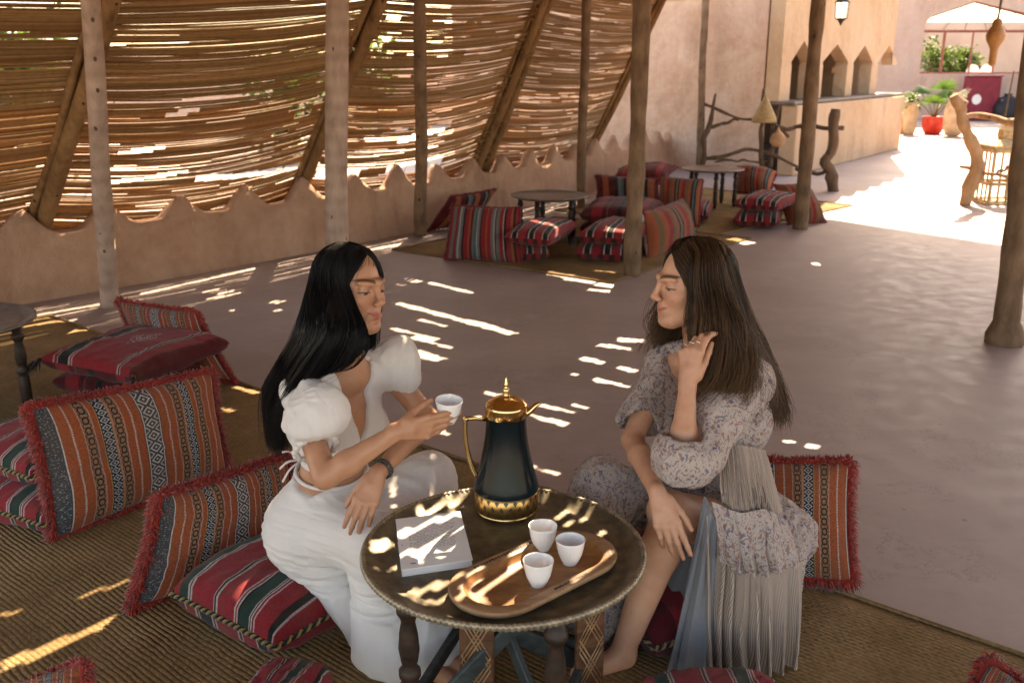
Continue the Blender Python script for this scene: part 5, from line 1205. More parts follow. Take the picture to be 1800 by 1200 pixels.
# ------------------------------------------------------------ people : implicit bodies meshed with surface nets
class SDF:
    def __init__(s, lo, hi, h):
        s.lo = A(lo, float); s.h = h; s.n = np.ceil((A(hi) - s.lo) / h).astype(int) + 1
        s.D = np.full(s.n, .5, np.float32)
    def _sl(s, lo, hi):
        a = np.clip(np.floor((A(lo) - s.lo) / s.h).astype(int), 0, s.n - 1); b = np.clip(np.ceil((A(hi) - s.lo) / s.h).astype(int) + 1, 1, s.n)
        if (b <= a).any(): return None, None
        g = [(s.lo[i] + s.h * np.arange(a[i], b[i])).astype(np.float32) for i in range(3)]
        X_, Y_, Z_ = np.meshgrid(*g, indexing='ij'); return tuple(slice(a[i], b[i]) for i in range(3)), np.stack([X_, Y_, Z_], -1)
    def op(s, fn, lo, hi, k, mode='add'):
        m = k + 3 * s.h; sl, P = s._sl(A(lo) - m, A(hi) + m)
        if sl is None: return s
        d = fn(P); D = s.D[sl]
        if mode == 'add':
            if k > 0: hh = np.clip(.5 + .5 * (D - d) / k, 0, 1); s.D[sl] = D + (d - D) * hh - k * hh * (1 - hh)
            else: s.D[sl] = np.minimum(D, d)
        else:
            d = -d
            if k > 0: hh = np.clip(.5 - .5 * (D - d) / k, 0, 1); s.D[sl] = D + (d - D) * hh + k * hh * (1 - hh)
            else: s.D[sl] = np.maximum(D, d)
        return s
    def cap(s, a, b, ra, rb=None, k=.02, mode='add', pad=0.0):
        a = A(a, np.float32); b = A(b, np.float32); rb = ra if rb is None else rb; ab = b - a; L = max(float(ab @ ab), 1e-9)
        def f(P):
            q = P - a; t = np.clip((q @ ab) / L, 0, 1); return np.linalg.norm(q - t[..., None] * ab, axis=-1) - (ra + (rb - ra) * t)
        r = max(ra, rb); return s.op(f, np.minimum(a, b) - r, np.maximum(a, b) + r, k, mode)
    def ell(s, c, r, k=.02, R=None, mode='add'):
        c = A(c, np.float32); r = A(r, np.float32); Rm = np.eye(3, dtype=np.float32) if R is None else A(R, np.float32)
        def f(P):
            q = (P - c) @ Rm; k0 = np.linalg.norm(q / r, axis=-1); k1 = np.linalg.norm(q / (r * r), axis=-1) + 1e-6; return k0 * (k0 - 1) / k1
        m = np.abs(Rm) @ r; return s.op(f, c - m, c + m, k, mode)
    def all(s, fn, mode='sub', k=0.0):
        return s.op(fn, s.lo, s.lo + s.h * s.n, k, mode)
    def mesh(s):
        D = s.D; n = s.n; ins = D < 0
        c = np.zeros(n - 1, np.uint8)
        for dx in (0, 1):
            for dy in (0, 1):
                for dz in (0, 1): c += ins[dx:n[0] - 1 + dx, dy:n[1] - 1 + dy, dz:n[2] - 1 + dz]
        act = (c > 0) & (c < 8); I = np.argwhere(act); vid = np.full(n - 1, -1, np.int32); vid[act] = np.arange(len(I))
        cor = A([(dx, dy, dz) for dx in (0, 1) for dy in (0, 1) for dz in (0, 1)])
        val = np.stack([D[I[:, 0] + a, I[:, 1] + b, I[:, 2] + c_] for a, b, c_ in cor], 1)
        acc = np.zeros((len(I), 3)); cnt = np.zeros(len(I))
        for i in range(8):
            for j in range(i + 1, 8):
                if np.abs(cor[i] - cor[j]).sum() != 1: continue
                x = (val[:, i] < 0) != (val[:, j] < 0)
                t = val[x, i] / (val[x, i] - val[x, j]); acc[x] += cor[i] + t[:, None] * (cor[j] - cor[i]); cnt[x] += 1
        V = s.lo + s.h * (I + acc / cnt[:, None]); Fs = []
        for ax in range(3):
            u, v = [(1, 2), (2, 0), (0, 1)][ax]
            lo_ = [slice(0, n[i]) for i in range(3)]; a = [slice(None)] * 3; b = [slice(None)] * 3
            a[ax] = slice(0, n[ax] - 1); b[ax] = slice(1, n[ax])
            for q in (u, v): a[q] = slice(1, n[q] - 1); b[q] = slice(1, n[q] - 1)
            s0 = ins[tuple(a)]; s1 = ins[tuple(b)]; ch = np.argwhere(s0 != s1)
            if not len(ch): continue
            fl = s0[tuple(ch.T)]
            base = ch.copy(); base[:, u] += 1; base[:, v] += 1
            def vi(du, dv):
                q = base.copy(); q[:, u] -= du; q[:, v] -= dv; return vid[tuple(q.T)]
            f = np.stack([vi(1, 1), vi(0, 1), vi(0, 0), vi(1, 0)], 1); f[~fl] = f[~fl][:, ::-1]; Fs.append(f)
        return V, np.vstack(Fs)
def vnormals(V, F):
    N = np.zeros_like(V); n = np.cross(V[F[:, 2]] - V[F[:, 0]], V[F[:, 3]] - V[F[:, 1]])
    for k in range(4): np.add.at(N, F[:, k], n)
    return N / (np.linalg.norm(N, axis=1)[:, None] + 1e-12)
def smoothv(V, F, it=2, w=.5):
    e = np.vstack([F[:, [0, 1]], F[:, [1, 2]], F[:, [2, 3]], F[:, [3, 0]]])
    for _ in range(it):
        S = np.zeros_like(V); c = np.zeros(len(V))
        np.add.at(S, e[:, 0], V[e[:, 1]]); np.add.at(S, e[:, 1], V[e[:, 0]]); np.add.at(c, e[:, 0], 1); np.add.at(c, e[:, 1], 1)
        V = V * (1 - w) + w * S / c[:, None]
    return V
def ridged(P, seed):
    return 1 - np.abs(2 * vnoise(P + seed) - 1)
def folds(V, F, gdir, freq, amp, seed, along=.16, mask=None):
    """cloth folds that run along gdir (constant vector or per-vertex)"""
    N = vnormals(V, F); g = np.broadcast_to(A(gdir, float), V.shape); g = g / (np.linalg.norm(g, axis=1)[:, None] + 1e-9)
    w = (fbm(V * 5 + seed, 2) - .5)[:, None] * .12
    Q = V + w; al = (Q * g).sum(1)[:, None]; Q = Q - g * al * (1 - along)
    r = ridged(Q * freq, seed) ** 2 * .65 + ridged(Q * freq * 2.3, seed + 9) ** 2 * .25 + fbm(V * 14, 2) * .1
    d = (r - .35) * amp
    if mask is not None: d = d * mask
    return V + N * d[:, None]

def hand(S, wrist, d, palm, right, curl=(.3, .4, .3), spread=.0, th=(.5, .7, .2), sc=.95, k=.006):
    d = nrm(d); palm = nrm(A(palm) - d * (A(palm) @ d)); s_ = np.cross(d, palm) * (1 if right else -1); w = A(wrist, float); pts = {}
    lens = [(.041, .025, .021), (.045, .028, .022), (.042, .026, .021), (.033, .020, .018)]; offs = [.027, .009, -.009, -.026]; kn = [.083, .087, .083, .075]
    S.cap(w - d * .01, w + d * .03, .021 * sc, .021 * sc, .012)
    for i in range(4):
        K = w + (d * kn[i] + s_ * offs[i] - palm * .002) * sc
        S.cap(w + (d * .018 + s_ * offs[i] * .55) * sc, K, .0125 * sc, .0098 * sc, .010)
        c = curl if np.isscalar(curl[0]) else curl[i]; dd = nrm(d + s_ * offs[i] * spread * 8); nn = palm; a = 0; p = K; r = [.0088, .0080, .0072, .0060][0:4]
        if i == 3: r = [q * .88 for q in r]
        for j in range(3):
            a += c[j]; v = dd * math.cos(a) + nn * math.sin(a); q = p + v * lens[i][j] * sc
            S.cap(p, q, r[j] * sc, r[j + 1] * sc, .0035 if j else .006); p = q
        pts[i] = (p, v); pts['k%d' % i] = (K, nrm(dd * math.cos(c[0]) + nn * math.sin(c[0])))
    b = w + (d * .022 + s_ * .022 + palm * .006) * sc; td = nrm(d * th[0] + s_ * th[1] + palm * th[2]); m1 = b + td * .040 * sc; t2 = nrm(td * .75 + d * .45 + palm * .12); m2 = m1 + t2 * .031 * sc; t3 = nrm(t2 + d * .25); m3 = m2 + t3 * .024 * sc
    S.cap(b, m1, .0145 * sc, .0105 * sc, .012); S.cap(m1, m2, .0102 * sc, .0088 * sc, .004); S.cap(m2, m3, .0088 * sc, .0068 * sc, .004); pts['t'] = (m3, t3)
    return pts, s_
def head(S, c, f, u, sc=1.0, smile=.0065):
    f = nrm(f); u = nrm(A(u) - f * (A(u) @ f)); r = np.cross(f, u); R = frame(r, f, u); c = A(c, float)
    p = lambda x, y, z: c + R @ (A([x, y, z]) * sc)
    E = lambda q, rr, k, mode='add': S.ell(p(*q), A(rr) * sc, k * sc, R, mode); Cp = lambda a, b, ra, rb, k, mode='add': S.cap(p(*a), p(*b), ra * sc, rb * sc, k * sc, mode)
    E((0, -.014, .030), (.072, .090, .078), .01); E((0, .026, -.030), (.058, .060, .080), .03); E((0, .072, -.097), (.021, .019, .017), .030)
    for s_ in (-1, 1):
        Cp((s_ * .046, .000, -.062), (s_ * .022, .060, -.094), .018, .015, .028)
        E((s_ * .036, .058, -.026), (.022, .022, .020), .022); E((s_ * .031, .100, .006), (.017, .016, .011), .014, 'sub')
        E((s_ * .0315, .0705, .002), (.0150, .0145, .0130), .003)
        Cp((s_ * .010, .089, .021), (s_ * .046, .072, .023), .0095, .006, .014)
        E((s_ * .073, -.010, -.012), (.007, .018, .030), .008); E((s_ * .079, -.006, -.008), (.004, .010, .016), .004, 'sub')
        E((s_ * .0100, .0985, -.0350), (.0075, .0085, .0062), .006); E((s_ * .0055, .1020, -.0415), (.0032, .004, .0025), .003, 'sub')
    Cp((0, .087, .012), (0, .1045, -.024), .0072, .0080, .012); E((0, .1085, -.029), (.0088, .0082, .0076), .008)
    E((0, .0755, -.062), (.031, .017, .020), .016)
    for s_ in (-1, 1):
        Cp((0, .0925, -.0595), (s_ * .0245, .0810, -.0625 + smile), .0036, .0020, .004); Cp((0, .0915, -.0685), (s_ * .0230, .0805, -.0640 + smile), .0046, .0020, .004)
        Cp((0, .0975, -.0640), (s_ * .028, .0845, -.0620 + smile), .0012, .0014, .003, 'sub')
        Cp((s_ * .020, .093, -.040), (s_ * .033, .080, -.060), .0012, .0012, .010, 'sub')
    E((0, .090, -.0800), (.014, .006, .0035), .008, 'sub')
    return p, R
def headcolor(V, col, c, R, sc, brow, lip, lashdrop=0.0):
    q = (V - c) @ R / sc; x, y, z = np.abs(q[:, 0]), q[:, 1], q[:, 2]; near = (y > .03) & (np.abs(z) < .12) & (x < .07)
    def bl(m, cc, a=1.0):
        m = np.clip(m, 0, 1) * near * a; col[:] = col * (1 - m[:, None]) + A(cc) * m[:, None]
    sm = lambda d, w_: np.clip(.5 - d / w_, 0, 1)
    bl(np.exp(-((x - .040) ** 2 / .0006 + (z + .028) ** 2 / .0005)), (.50, .20, .13), .35)
    zl = -.0642 + .0050 * (x / .02) ** 2; hl = .0088 * np.clip(1 - (x / .0255) ** 2, 0, 1) ** .6
    bl(sm(np.abs(z - zl) - hl, .004) * (y > .070), lip, .9); bl(sm(np.abs(z - zl) - .0010, .0026) * (x < .027) * (y > .068), (.09, .02, .018), .85)
    bz = .0235 + .006 * np.sin(np.clip((x - .010) / .042, 0, 1) * 2.3); bw = .0050 * np.clip(1.15 - (x - .012) / .05, .25, 1)
    bl(sm(np.abs(z - bz) - bw, .004) * ((x > .013) & (x < .053)), brow, .88)
    ex = (x - .0320) / .0150; et = np.clip(1 - ex ** 2, 0, 1); zc = -.0030 - .0010 * et
    bl(sm(np.abs(z - zc + .0010) - .0034 * et ** .6, .0016) * (np.abs(ex) < 1) * (y > .055), (.020, .011, .009), .94)
    bl(sm(np.abs(z - zc + .0014) - .0020 * et ** .6, .0012) * (np.abs(np.abs(ex) - .66) < .22) * (y > .055), (.50, .40, .36), .75)
    bl(sm(np.abs(z - (zc + .0024 * et)) - .0014, .0014) * (np.abs(ex) < 1.12) * (y > .05), (.008, .005, .005), .97)
    bl(sm(np.abs(z - (zc + .0075 * et + .001)) - .0006, .0016) * (np.abs(ex) < .95), (.20, .085, .05), .6)
    bl(np.exp(-((x - .032) ** 2 / .00022 + (z - .007) ** 2 / .00006)), (.24, .11, .075), .45)
    return col

def wisps(root, guides, n, col, seed, rad=.0006, jit=.006, wave=.004):
    rs = np.random.default_rng(seed); m_ = MB()
    for q in range(n):
        u = rs.uniform(0, len(guides) - 1.001) if len(guides) > 1 else 0; i = int(u); f = u - i; g = A(guides[i]) * (1 - f) + A(guides[min(i + 1, len(guides) - 1)]) * f
        g = g + rs.normal(0, jit, g.shape) * np.linspace(.15, 1, len(g))[:, None]; P = catmull(g, 16)[: rs.integers(11, 17)]; t = np.linspace(0, 1, len(P)); ph = rs.uniform(0, 6.28)
        P = P + np.c_[np.sin(ph + t * 8), np.cos(ph + t * 7), 0 * t] * (wave * t)[:, None]
        m_.tube(P, rad * (1 - .7 * t), 3, col=A(col[rs.integers(len(col))]) * rs.uniform(.8, 1.2))
    return m_.build('loose_strands', M['hair'], root, True, True, off=root.location, kind='stuff')
def spline(P, n):
    P = A(P, float); t = np.r_[0, np.cumsum(np.linalg.norm(np.diff(P, axis=0), axis=1) + 1e-6)]; m = np.zeros_like(P)
    m[1:-1] = (P[2:] - P[:-2]) / (t[2:] - t[:-2])[:, None]; m[0] = (P[1] - P[0]) / (t[1] - t[0]); m[-1] = (P[-1] - P[-2]) / (t[-1] - t[-2])
    x = np.linspace(0, t[-1] - 1e-7, n); i = np.clip(np.searchsorted(t, x, 'right') - 1, 0, len(t) - 2); h = (t[i + 1] - t[i])[:, None]; s = (x - t[i])[:, None] / h
    return (2 * s ** 3 - 3 * s ** 2 + 1) * P[i] + (s ** 3 - 2 * s ** 2 + s) * h * m[i] + (-2 * s ** 3 + 3 * s ** 2) * P[i + 1] + (s ** 3 - s ** 2) * h * m[i + 1]
def hair_part(root, hc, R, sc, guides, n, col, seed, rad=.0011, wave=.003, und=.015, endj=.05, lay=.016, tips=None, flyaway=.02):
    """guides: list of (azimuth degrees, [elevation fan], [world points]); strands interpolate between neighbours"""
    rs = np.random.default_rng(seed); K = 16; G = []
    for az, hang in guides:
        a = math.radians(az); pts = []
        for el in (82, 62, 42, 20, -3):
            e = math.radians(el); rr = A([.0765, .0965, .0845]) * (1.0 if el > -10 else 1.02)
            uq = A([math.cos(e) * math.sin(a), math.cos(e) * math.cos(a) + {82: .74, 62: .42}.get(el, 0) * math.cos(a), math.sin(e)])
            q = uq / np.linalg.norm(uq) * rr + A([0, -.014, .030])
            pts.append(hc + R @ (q * sc))
        pts = pts + [A(h) for h in hang]; G.append(spline(A(pts), K * 3))
    G = A(G); m = len(G)                                       # m guides x 48 x 3
    # solid under-layer
    lo = G.reshape(-1, 3).min(0) - .06; hi = G.reshape(-1, 3).max(0) + .06; S = SDF(lo, hi, .005)
    for i in range(m - 1):
        for f in (0, .5):
            if (i == 0 and f == 0): continue
            g = G[i] * (1 - f) + G[i + 1] * f
            for k in range(0, 42, 3):
                t = k / 47; r0 = und * (1 - .55 * t ** 2); ctr = hc + R @ A([0, -.014, .02]); 
                a, b = g[k], g[k + 3]; ia = nrm(ctr - a) * 1.3 * r0 * (1 if k < 18 else .45); ib = nrm(ctr - b) * 1.3 * r0 * (1 if k + 3 < 18 else .45)
                S.cap(a + ia, b + ib, r0 * .82, r0 * .82, .012)
    V, F = S.mesh(); V = smoothv(V, F, 3); c0 = A(col[0])
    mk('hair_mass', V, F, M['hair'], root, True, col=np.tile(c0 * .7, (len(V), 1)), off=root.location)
    # strands, gathered in locks
    NS = 18; nl = n // 14; lu = rs.uniform(0, m - 1.001, nl); lj = rs.normal(0, 1, (nl, 3)); lend = rs.uniform(-1, .3, nl); lph = rs.uniform(0, 6.28, nl); lcol = rs.integers(len(col), size=nl)
    li = rs.integers(nl, size=n); u = np.clip(lu[li] + rs.normal(0, .10, n), 0, m - 1.001); i = u.astype(int); f = (u - i)[:, None, None]
    W = G[i] * (1 - f) + G[i + 1] * f                          # n x 48 x 3
    L = np.clip(1 + endj * lend[li] + rs.normal(0, endj * .35, n), .5, 1.0); start = rs.uniform(0, .05, n) * (rs.random(n) < .75)
    t = start[:, None] + (L - start)[:, None] * np.linspace(0, 1, NS)[None]; x = t * (K * 3 - 1.001); j = x.astype(int); fr = (x - j)[..., None]
    ar = np.arange(n)[:, None]; P = W[ar, j] * (1 - fr) + W[ar, j + 1] * fr
    ctr = hc + R @ A([0, -.014, .02]); out = P - ctr; ax = R[:, 2]; low = np.clip((t - .35) / .2, 0, 1)[..., None]
    out = out * (1 - low) + low * (out - ax * (out @ ax)[..., None]); out /= np.linalg.norm(out, axis=-1)[..., None] + 1e-9
    depth = rs.uniform(-.2, 1, n)[:, None, None] * lay * (.5 + t[..., None] * 1.0)
    P = P + out * depth + (lj[li] * .006 * 1.0)[:, None, :] * np.clip(t, 0, 1)[..., None] * 1.6
    ph = lph[li][:, None] + t * (9 + 3 * np.sin(lph[li] * 3))[:, None]; side = np.cross(out, ax); wv = wave * np.clip((t - .3) / .5, 0, 1.4)
    P = P + side * (np.sin(ph) * wv)[..., None] + out * (np.cos(ph) * wv * .6)[..., None]
    fly = (rs.random(n) < flyaway)[:, None, None]; P = P + fly * rs.normal(0, .014, (n, 1, 3)) * np.clip(t, .1, 1)[..., None]
    T = np.gradient(P, axis=1); T /= np.linalg.norm(T, axis=-1)[..., None] + 1e-9; e1 = np.cross(T, out); e1 /= np.linalg.norm(e1, axis=-1)[..., None] + 1e-9; e2 = np.cross(T, e1)
    rr = (rad * rs.uniform(.7, 1.3, n))[:, None, None] * (1 - .75 * np.linspace(0, 1, NS)[None, :, None] ** 3)
    ring = np.stack([P + rr * (math.cos(k * 2.094) * e1 + math.sin(k * 2.094) * e2) for k in range(3)], 2)   # n,NS,3,3
    V = ring.reshape(-1, 3); base = (np.arange(n)[:, None, None] * NS + np.arange(NS - 1)[None, :, None]) * 3; k = np.arange(3)[None, None]; k1 = (k + 1) % 3
    F = np.stack(np.broadcast_arrays(base + k, base + k1, base + 3 + k1, base + 3 + k), -1).reshape(-1, 4)
    cc = A(col)[lcol[li]] * rs.uniform(.75, 1.25, (n, 1)); cv = np.repeat(cc[:, None], NS, 1)
    if tips is not None: tt = np.clip((t - .35) / .6, 0, 1)[..., None] * rs.uniform(.2, 1, (n, 1, 1)); cv = cv * (1 - tt) + A(tips) * tt
    mk('hair', V, F, M['hair'], root, True, col=np.repeat(cv.reshape(-1, 3), 3, 0), off=root.location, kind='stuff')

def torso(S, pel, nb, f, inf=0.0, k=.04, hips=True, sh=.148):
    up = nrm(nb - pel); f = nrm(A(f) - up * (A(f) @ up)); r = np.cross(f, up); R = frame(r, f, up); L = np.linalg.norm(nb - pel)
    p = lambda x, y, z: pel + R @ A([x, y, z])
    i = inf
    if hips: S.ell(p(0, -.01, .0), (.150 + i, .115 + i, .108 + i), k, R)
    S.ell(p(0, .0, L * .30), (.100 + i, .074 + i, .12 + i), k, R); S.ell(p(0, .0, L * .62), (.119 + i, .085 + i, .13 + i), k, R)
    for s_ in (-1, 1):
        S.ell(p(s_ * .058, .056, L * .62), (.050 + i, .044 + i, .052 + i), .025, R); S.cap(p(0, -.01, L * .93), p(s_ * sh, -.012, L * .895), .042 + i, .039 + i, .03)
        S.cap(p(s_ * .08, -.035, L * .6), p(s_ * .092, -.03, L * .83), .045 + i, .042 + i, .03)
    return p, R, L
SK1 = A([.47, .235, .140]); SK2 = A([.54, .285, .185])
H3 = .0026; HF = .0015

def fine_head(hc, hf, hu, sc, nb, smile, skin, brow, lip):
    S = SDF(hc - .150, hc + A([.150, .150, .135]), HF); hp, HR = head(S, hc, hf, hu, sc, smile); S.cap(nb + A([0, 0, -.03]), hp(0, -.022, -.05), .046, .043, .03)
    V, F = S.mesh(); cut = (V[F].mean(1)[:, 2] > hc[2] - .145); F = F[cut]
    col = np.tile(skin, (len(V), 1)); headcolor(V, col, hc, HR, sc, brow, lip); return V, F, col, hp, HR
def join(parts):
    n = 0; Vs, Fs, Cs = [], [], []
    for V, F, c in parts: Vs.append(V); Fs.append(F + n); Cs.append(c); n += len(V)
    return np.vstack(Vs), np.vstack(Fs), np.vstack(Cs)
# ---- woman with black hair -------------------------------------------------------------
def woman_black():
    pel = A([-.545, 2.50, .325]); nb = atY(614, 640, 2.41); f = A([.75, -.66, 0])
    root = thing('person', 'woman with long black hair in white puff-sleeved top and skirt, holding a small cup', 'person', (pel[0], pel[1], .2))
    off = A(root.location)
    S = SDF((-.80, 1.95, .0), (.02, 2.82, 1.22), H3)
    p, R, L = torso(S, pel, nb, f)
    hc = atY(616, 506, 2.40); hf = nrm(A([.845, -.53, .03])); hu = A([-.06, .16, 1.0])
    HV, HFc, HC, hp, HR = fine_head(hc, hf, hu, .98, nb, .0065, SK1, (.022, .013, .010), (.42, .10, .085))
    S.cap(nb + A([0, 0, -.03]), hp(0, -.022, -.05), .0455, .0425, .03)
    shR = p(.150, -.005, L * .89); shL = p(-.150, -.005, L * .89)
    elR = atY(571, 838, 2.13); wrR = atY(700, 757, 2.17); elL = atY(752, 735, 2.52); wrL = atY(664, 833, 2.27)
    for sh, el, wr in ((shR, elR, wrR), (shL, elL, wrL)):
        S.cap(sh, el, .036, .030, .02); fm = el + (wr - el) * .3; S.cap(el, fm, .029, .031, .012); S.cap(fm, wr, .031, .0195, .012)
    dR = nrm(atY(800, 741, 2.21) - wrR)
    hand(S, wrR, dR, A([0.05, 1, .15]), True, [(.10, .28, .22), (.16, .30, .25), (.24, .34, .28), (.34, .40, .3)], .0, (.75, .35, .55))
    dL = nrm(atY(622, 930, 2.19) - wrL)
    hand(S, wrL, dL, A([.1, 1, -.2]), False, [(.18, .30, .2), (.22, .32, .2), (.26, .34, .2), (.30, .36, .2)], .25, (.8, .35, .25))
    knL = atY(756, 838, 2.58); knR = atY(660, 955, 2.27); fl = at(772, 1150, .05); fr = at(722, 1155, .05)
    for sd, kn, ft in ((-.085, knL, fl), (.085, knR, fr)):
        S.cap(p(sd, .02, -.01), kn, .085, .055, .03); S.cap(kn, ft, .052, .034, .02); S.cap(ft, ft + nrm(A([.8, -.5, 0])) * .13 - A([0, 0, .02]), .032, .022, .02)
    V, F = S.mesh(); col = np.tile(SK1, (len(V), 1)); V, F, col = join([(V, F, col), (HV, HFc, HC)])
    mk('body', V, F, M['skin'], root, True, col=col, off=off)
    # top
    S = SDF((-.82, 2.0, .45), (-.1, 2.8, 1.0), .004); P_, R2, L2 = torso(S, pel, nb, f, .010, hips=False)
    rr, ff, uu = R[:, 0], R[:, 1], R[:, 2]
    ya = L * .60
    S.all(lambda P: np.maximum(np.abs((P - pel) @ rr) - ((P - pel) @ uu - ya) * .33, .0 - (P - pel) @ ff) * .9, 'sub', .004)
    S.cap(nb + uu * .0, nb + uu * .1, .054, .075, .01, 'sub')
    sl, PP = S._sl(S.lo, S.lo + S.h * S.n); S.D[sl] = np.maximum(S.D[sl], L * .41 - (PP - pel) @ uu)
    S.cap(shR + A([.004, .004, -.012]), atY(558, 712, 2.205), .040, .062, .03); S.ell(atY(557, 732, 2.20), (.074, .062, .048), .03); S.ell(atY(548, 746, 2.195), (.070, .058, .030), .02)
    S.cap(shL, atY(696, 626, 2.54), .046, .052, .03); S.cap(atY(696, 626, 2.54), atY(711, 664, 2.535), .052, .046, .02)
    S.cap(elR, elR + (shR - elR) * .36, .050, .046, .008, 'sub')
    V, F = S.mesh(); V = smoothv(V, F, 2)
    cR = shR; gd = np.tile(A([.1, .05, -1.0]), (len(V), 1)); pu = np.exp(-(((V - atY(556, 702, 2.21)) ** 2).sum(1)) / .012) + np.exp(-(((V - atY(696, 634, 2.55)) ** 2).sum(1)) / .008)
    V = V + vnormals(V, F) * ((fbm(V * 12 + 3, 2) - .5) * .042 * np.clip(pu, 0, 1))[:, None]; V = folds(V, F, gd, 15, .024, 3.3, .10, .30 + .70 * np.clip(pu, 0, 1)); V = folds(V, F, gd, 42, .0045, 1.3, .12); V = smoothv(V, F, 1); mk('blouse', V, F, M['linen'], root, True, off=off)
    # elastic cuff and waist tie
    m_ = MB(); ax = nrm(elR - shR); e1 = nrm(np.cross(ax, A([0, 0, 1.]))); e2 = np.cross(ax, e1); c = shR + (elR - shR) * .66
    a = np.linspace(0, 6.283, 90, endpoint=False); m_.tube(c + (np.cos(a)[:, None] * e1 + np.sin(a)[:, None] * e2) * (.052 + .004 * np.sin(a * 17))[:, None], .007, 7, closed=True); m_.build('sleeve_cuff', M['linen'], root, True, off=off)
    m_ = MB(); c = pel + uu * L * .325; a = np.linspace(0, 6.283, 60, endpoint=False); m_.tube(c + rr * (np.cos(a) * .109)[:, None] + ff * (np.sin(a) * .083)[:, None], .0055, 7, closed=True)
    kn = c + rr * .045 - ff * .080; 
    for dx, dz, ln in ((-.05, .03, .06), (-.06, -.02, .06), (-.03, -.07, .09), (-.055, -.06, .08)):
        m_.tube(catmull(A([kn, kn + A([dx * .6, -.012, dz * .6 + .012]), kn + A([dx, -.015, dz])]), 8), np.linspace(.005, .0075, 8), 6, flat=.4)
    m_.build('waist_tie', M['linen'], root, True, off=off)
    # skirt
    S = SDF((-.90, 1.95, .0), (.06, 2.85, .62), .0045); ck = .05
    S.ell(p(0, -.005, -.005), (.150, .122, .118), .05, R); S.ell(p(0, 0, .10), (.118, .094, .09), .04, R)
    hl, hr = p(-.085, .0, -.01), p(.085, .0, -.01); 
    for q in np.linspace(0, 1, 7):
        h_ = hl * (1 - q) + hr * q; k_ = knL * (1 - q) + knR * q; f_ = (fl + A([.0, .02, 0])) * (1 - q) + (fr + A([-.06, .03, 0])) * q; sag = -.05 * math.sin(math.pi * q)
        S.cap(h_ + A([0, 0, .015 + sag * .3]), k_ + A([0, 0, sag]), .088, .068, ck); S.cap(k_ + A([0, 0, sag - .005]), f_ * .98 + k_ * .02, .066, .066 + .028 * abs(q - .4), ck)
    S.cap(p(.09, .03, -.03), fr + A([-.12, .12, .0]), .085, .05, .06)
    sl, PP = S._sl(S.lo, S.lo + S.h * S.n); S.D[sl] = np.maximum(S.D[sl], (PP - pel) @ uu - L * .255 - 1.4 * np.maximum((PP - pel) @ ff - .04, 0)); S.D[sl] = np.maximum(S.D[sl], .028 - PP[..., 2])
    V, F = S.mesh(); V = smoothv(V, F, 3)
    lowm = np.clip((.42 - V[:, 2]) / .25, 0, 1)[:, None]; g = (nrm(knR - hr)[None] * (1 - lowm) + A([[.12, -.1, -1.0]]) * lowm)
    V = folds(V, F, g, 9, .030, 7.1, .07, .22 + .85 * np.clip((.40 - V[:, 2]) / .3, 0, 1)); V = smoothv(V, F, 4); V = folds(V, F, g, 24, .0035, 2.2, .10)
    V[:, 2] = np.maximum(V[:, 2], .014); mk('skirt', V, F, M['linen'], root, True, off=off)
    # bracelets
    m_ = MB(); ax = nrm(wrL - elL); e1 = nrm(np.cross(ax, A([0, 0, 1.]))); e2 = np.cross(ax, e1); a = np.linspace(0, 6.283, 40, endpoint=False)
    for q, (o_, rd) in enumerate(((-.018, .0255), (-.030, .027))): m_.tube(wrL + ax * o_ + (np.cos(a)[:, None] * e1 + np.sin(a)[:, None] * e2) * rd, .0028, 6, closed=True)
    for t in np.linspace(0, 6.28, 16, endpoint=False): m_.lathe([(0, -.004), (.004, 0), (0, .004)], 6, wrL - ax * .024 + (math.cos(t) * e1 + math.sin(t) * e2) * .0275)
    m_.build('bracelet', M['blackbead'], root, True, off=off)
    # hair
    G = [(55, [atY(637, 585, 2.27), atY(632, 612, 2.26), atY(612, 635, 2.27), atY(592, 645, 2.32)]),
         (68, [atY(616, 580, 2.24), atY(604, 614, 2.24), atY(588, 642, 2.26), atY(560, 655, 2.32)]),
         (86, [atY(594, 580, 2.225), atY(580, 620, 2.225), atY(552, 660, 2.27), atY(522, 690, 2.34)]),
         (96, [atY(578, 580, 2.23), atY(558, 620, 2.235), atY(528, 670, 2.26), atY(498, 735, 2.34)]),
         (112, [atY(562, 580, 2.25), atY(540, 630, 2.27), atY(510, 690, 2.33), atY(488, 760, 2.40)]),
         (130, [atY(538, 580, 2.29), atY(514, 640, 2.33), atY(488, 700, 2.39), atY(486, 790, 2.45)]),
         (155, [atY(524, 580, 2.36), atY(500, 640, 2.40), atY(476, 690, 2.45), atY(486, 790, 2.50)]),
         (180, [atY(526, 580, 2.42), atY(502, 640, 2.46), atY(482, 700, 2.49), atY(492, 795, 2.53)]),
         (205, [atY(548, 580, 2.48), atY(522, 640, 2.50), atY(505, 700, 2.52), atY(505, 790, 2.55)]),
         (235, [atY(580, 580, 2.51), atY(560, 640, 2.52), atY(540, 700, 2.54), atY(530, 770, 2.55)]),
         (270, [atY(615, 580, 2.52), atY(600, 630, 2.53), atY(590, 680, 2.55), atY(580, 720, 2.55)]),
         (290, [atY(640, 575, 2.50), atY(634, 610, 2.52), atY(630, 650, 2.54), atY(628, 680, 2.55)]),
         (306, [atY(656, 560, 2.48), atY(652, 600, 2.50), atY(648, 630, 2.52), atY(645, 660, 2.54)])]
    hair_part(root, hc, HR, .98, G, 6800, [(.006, .006, .007), (.010, .009, .010), (.004, .004, .005)], 5, wave=.003, rad=.0008, endj=.08)
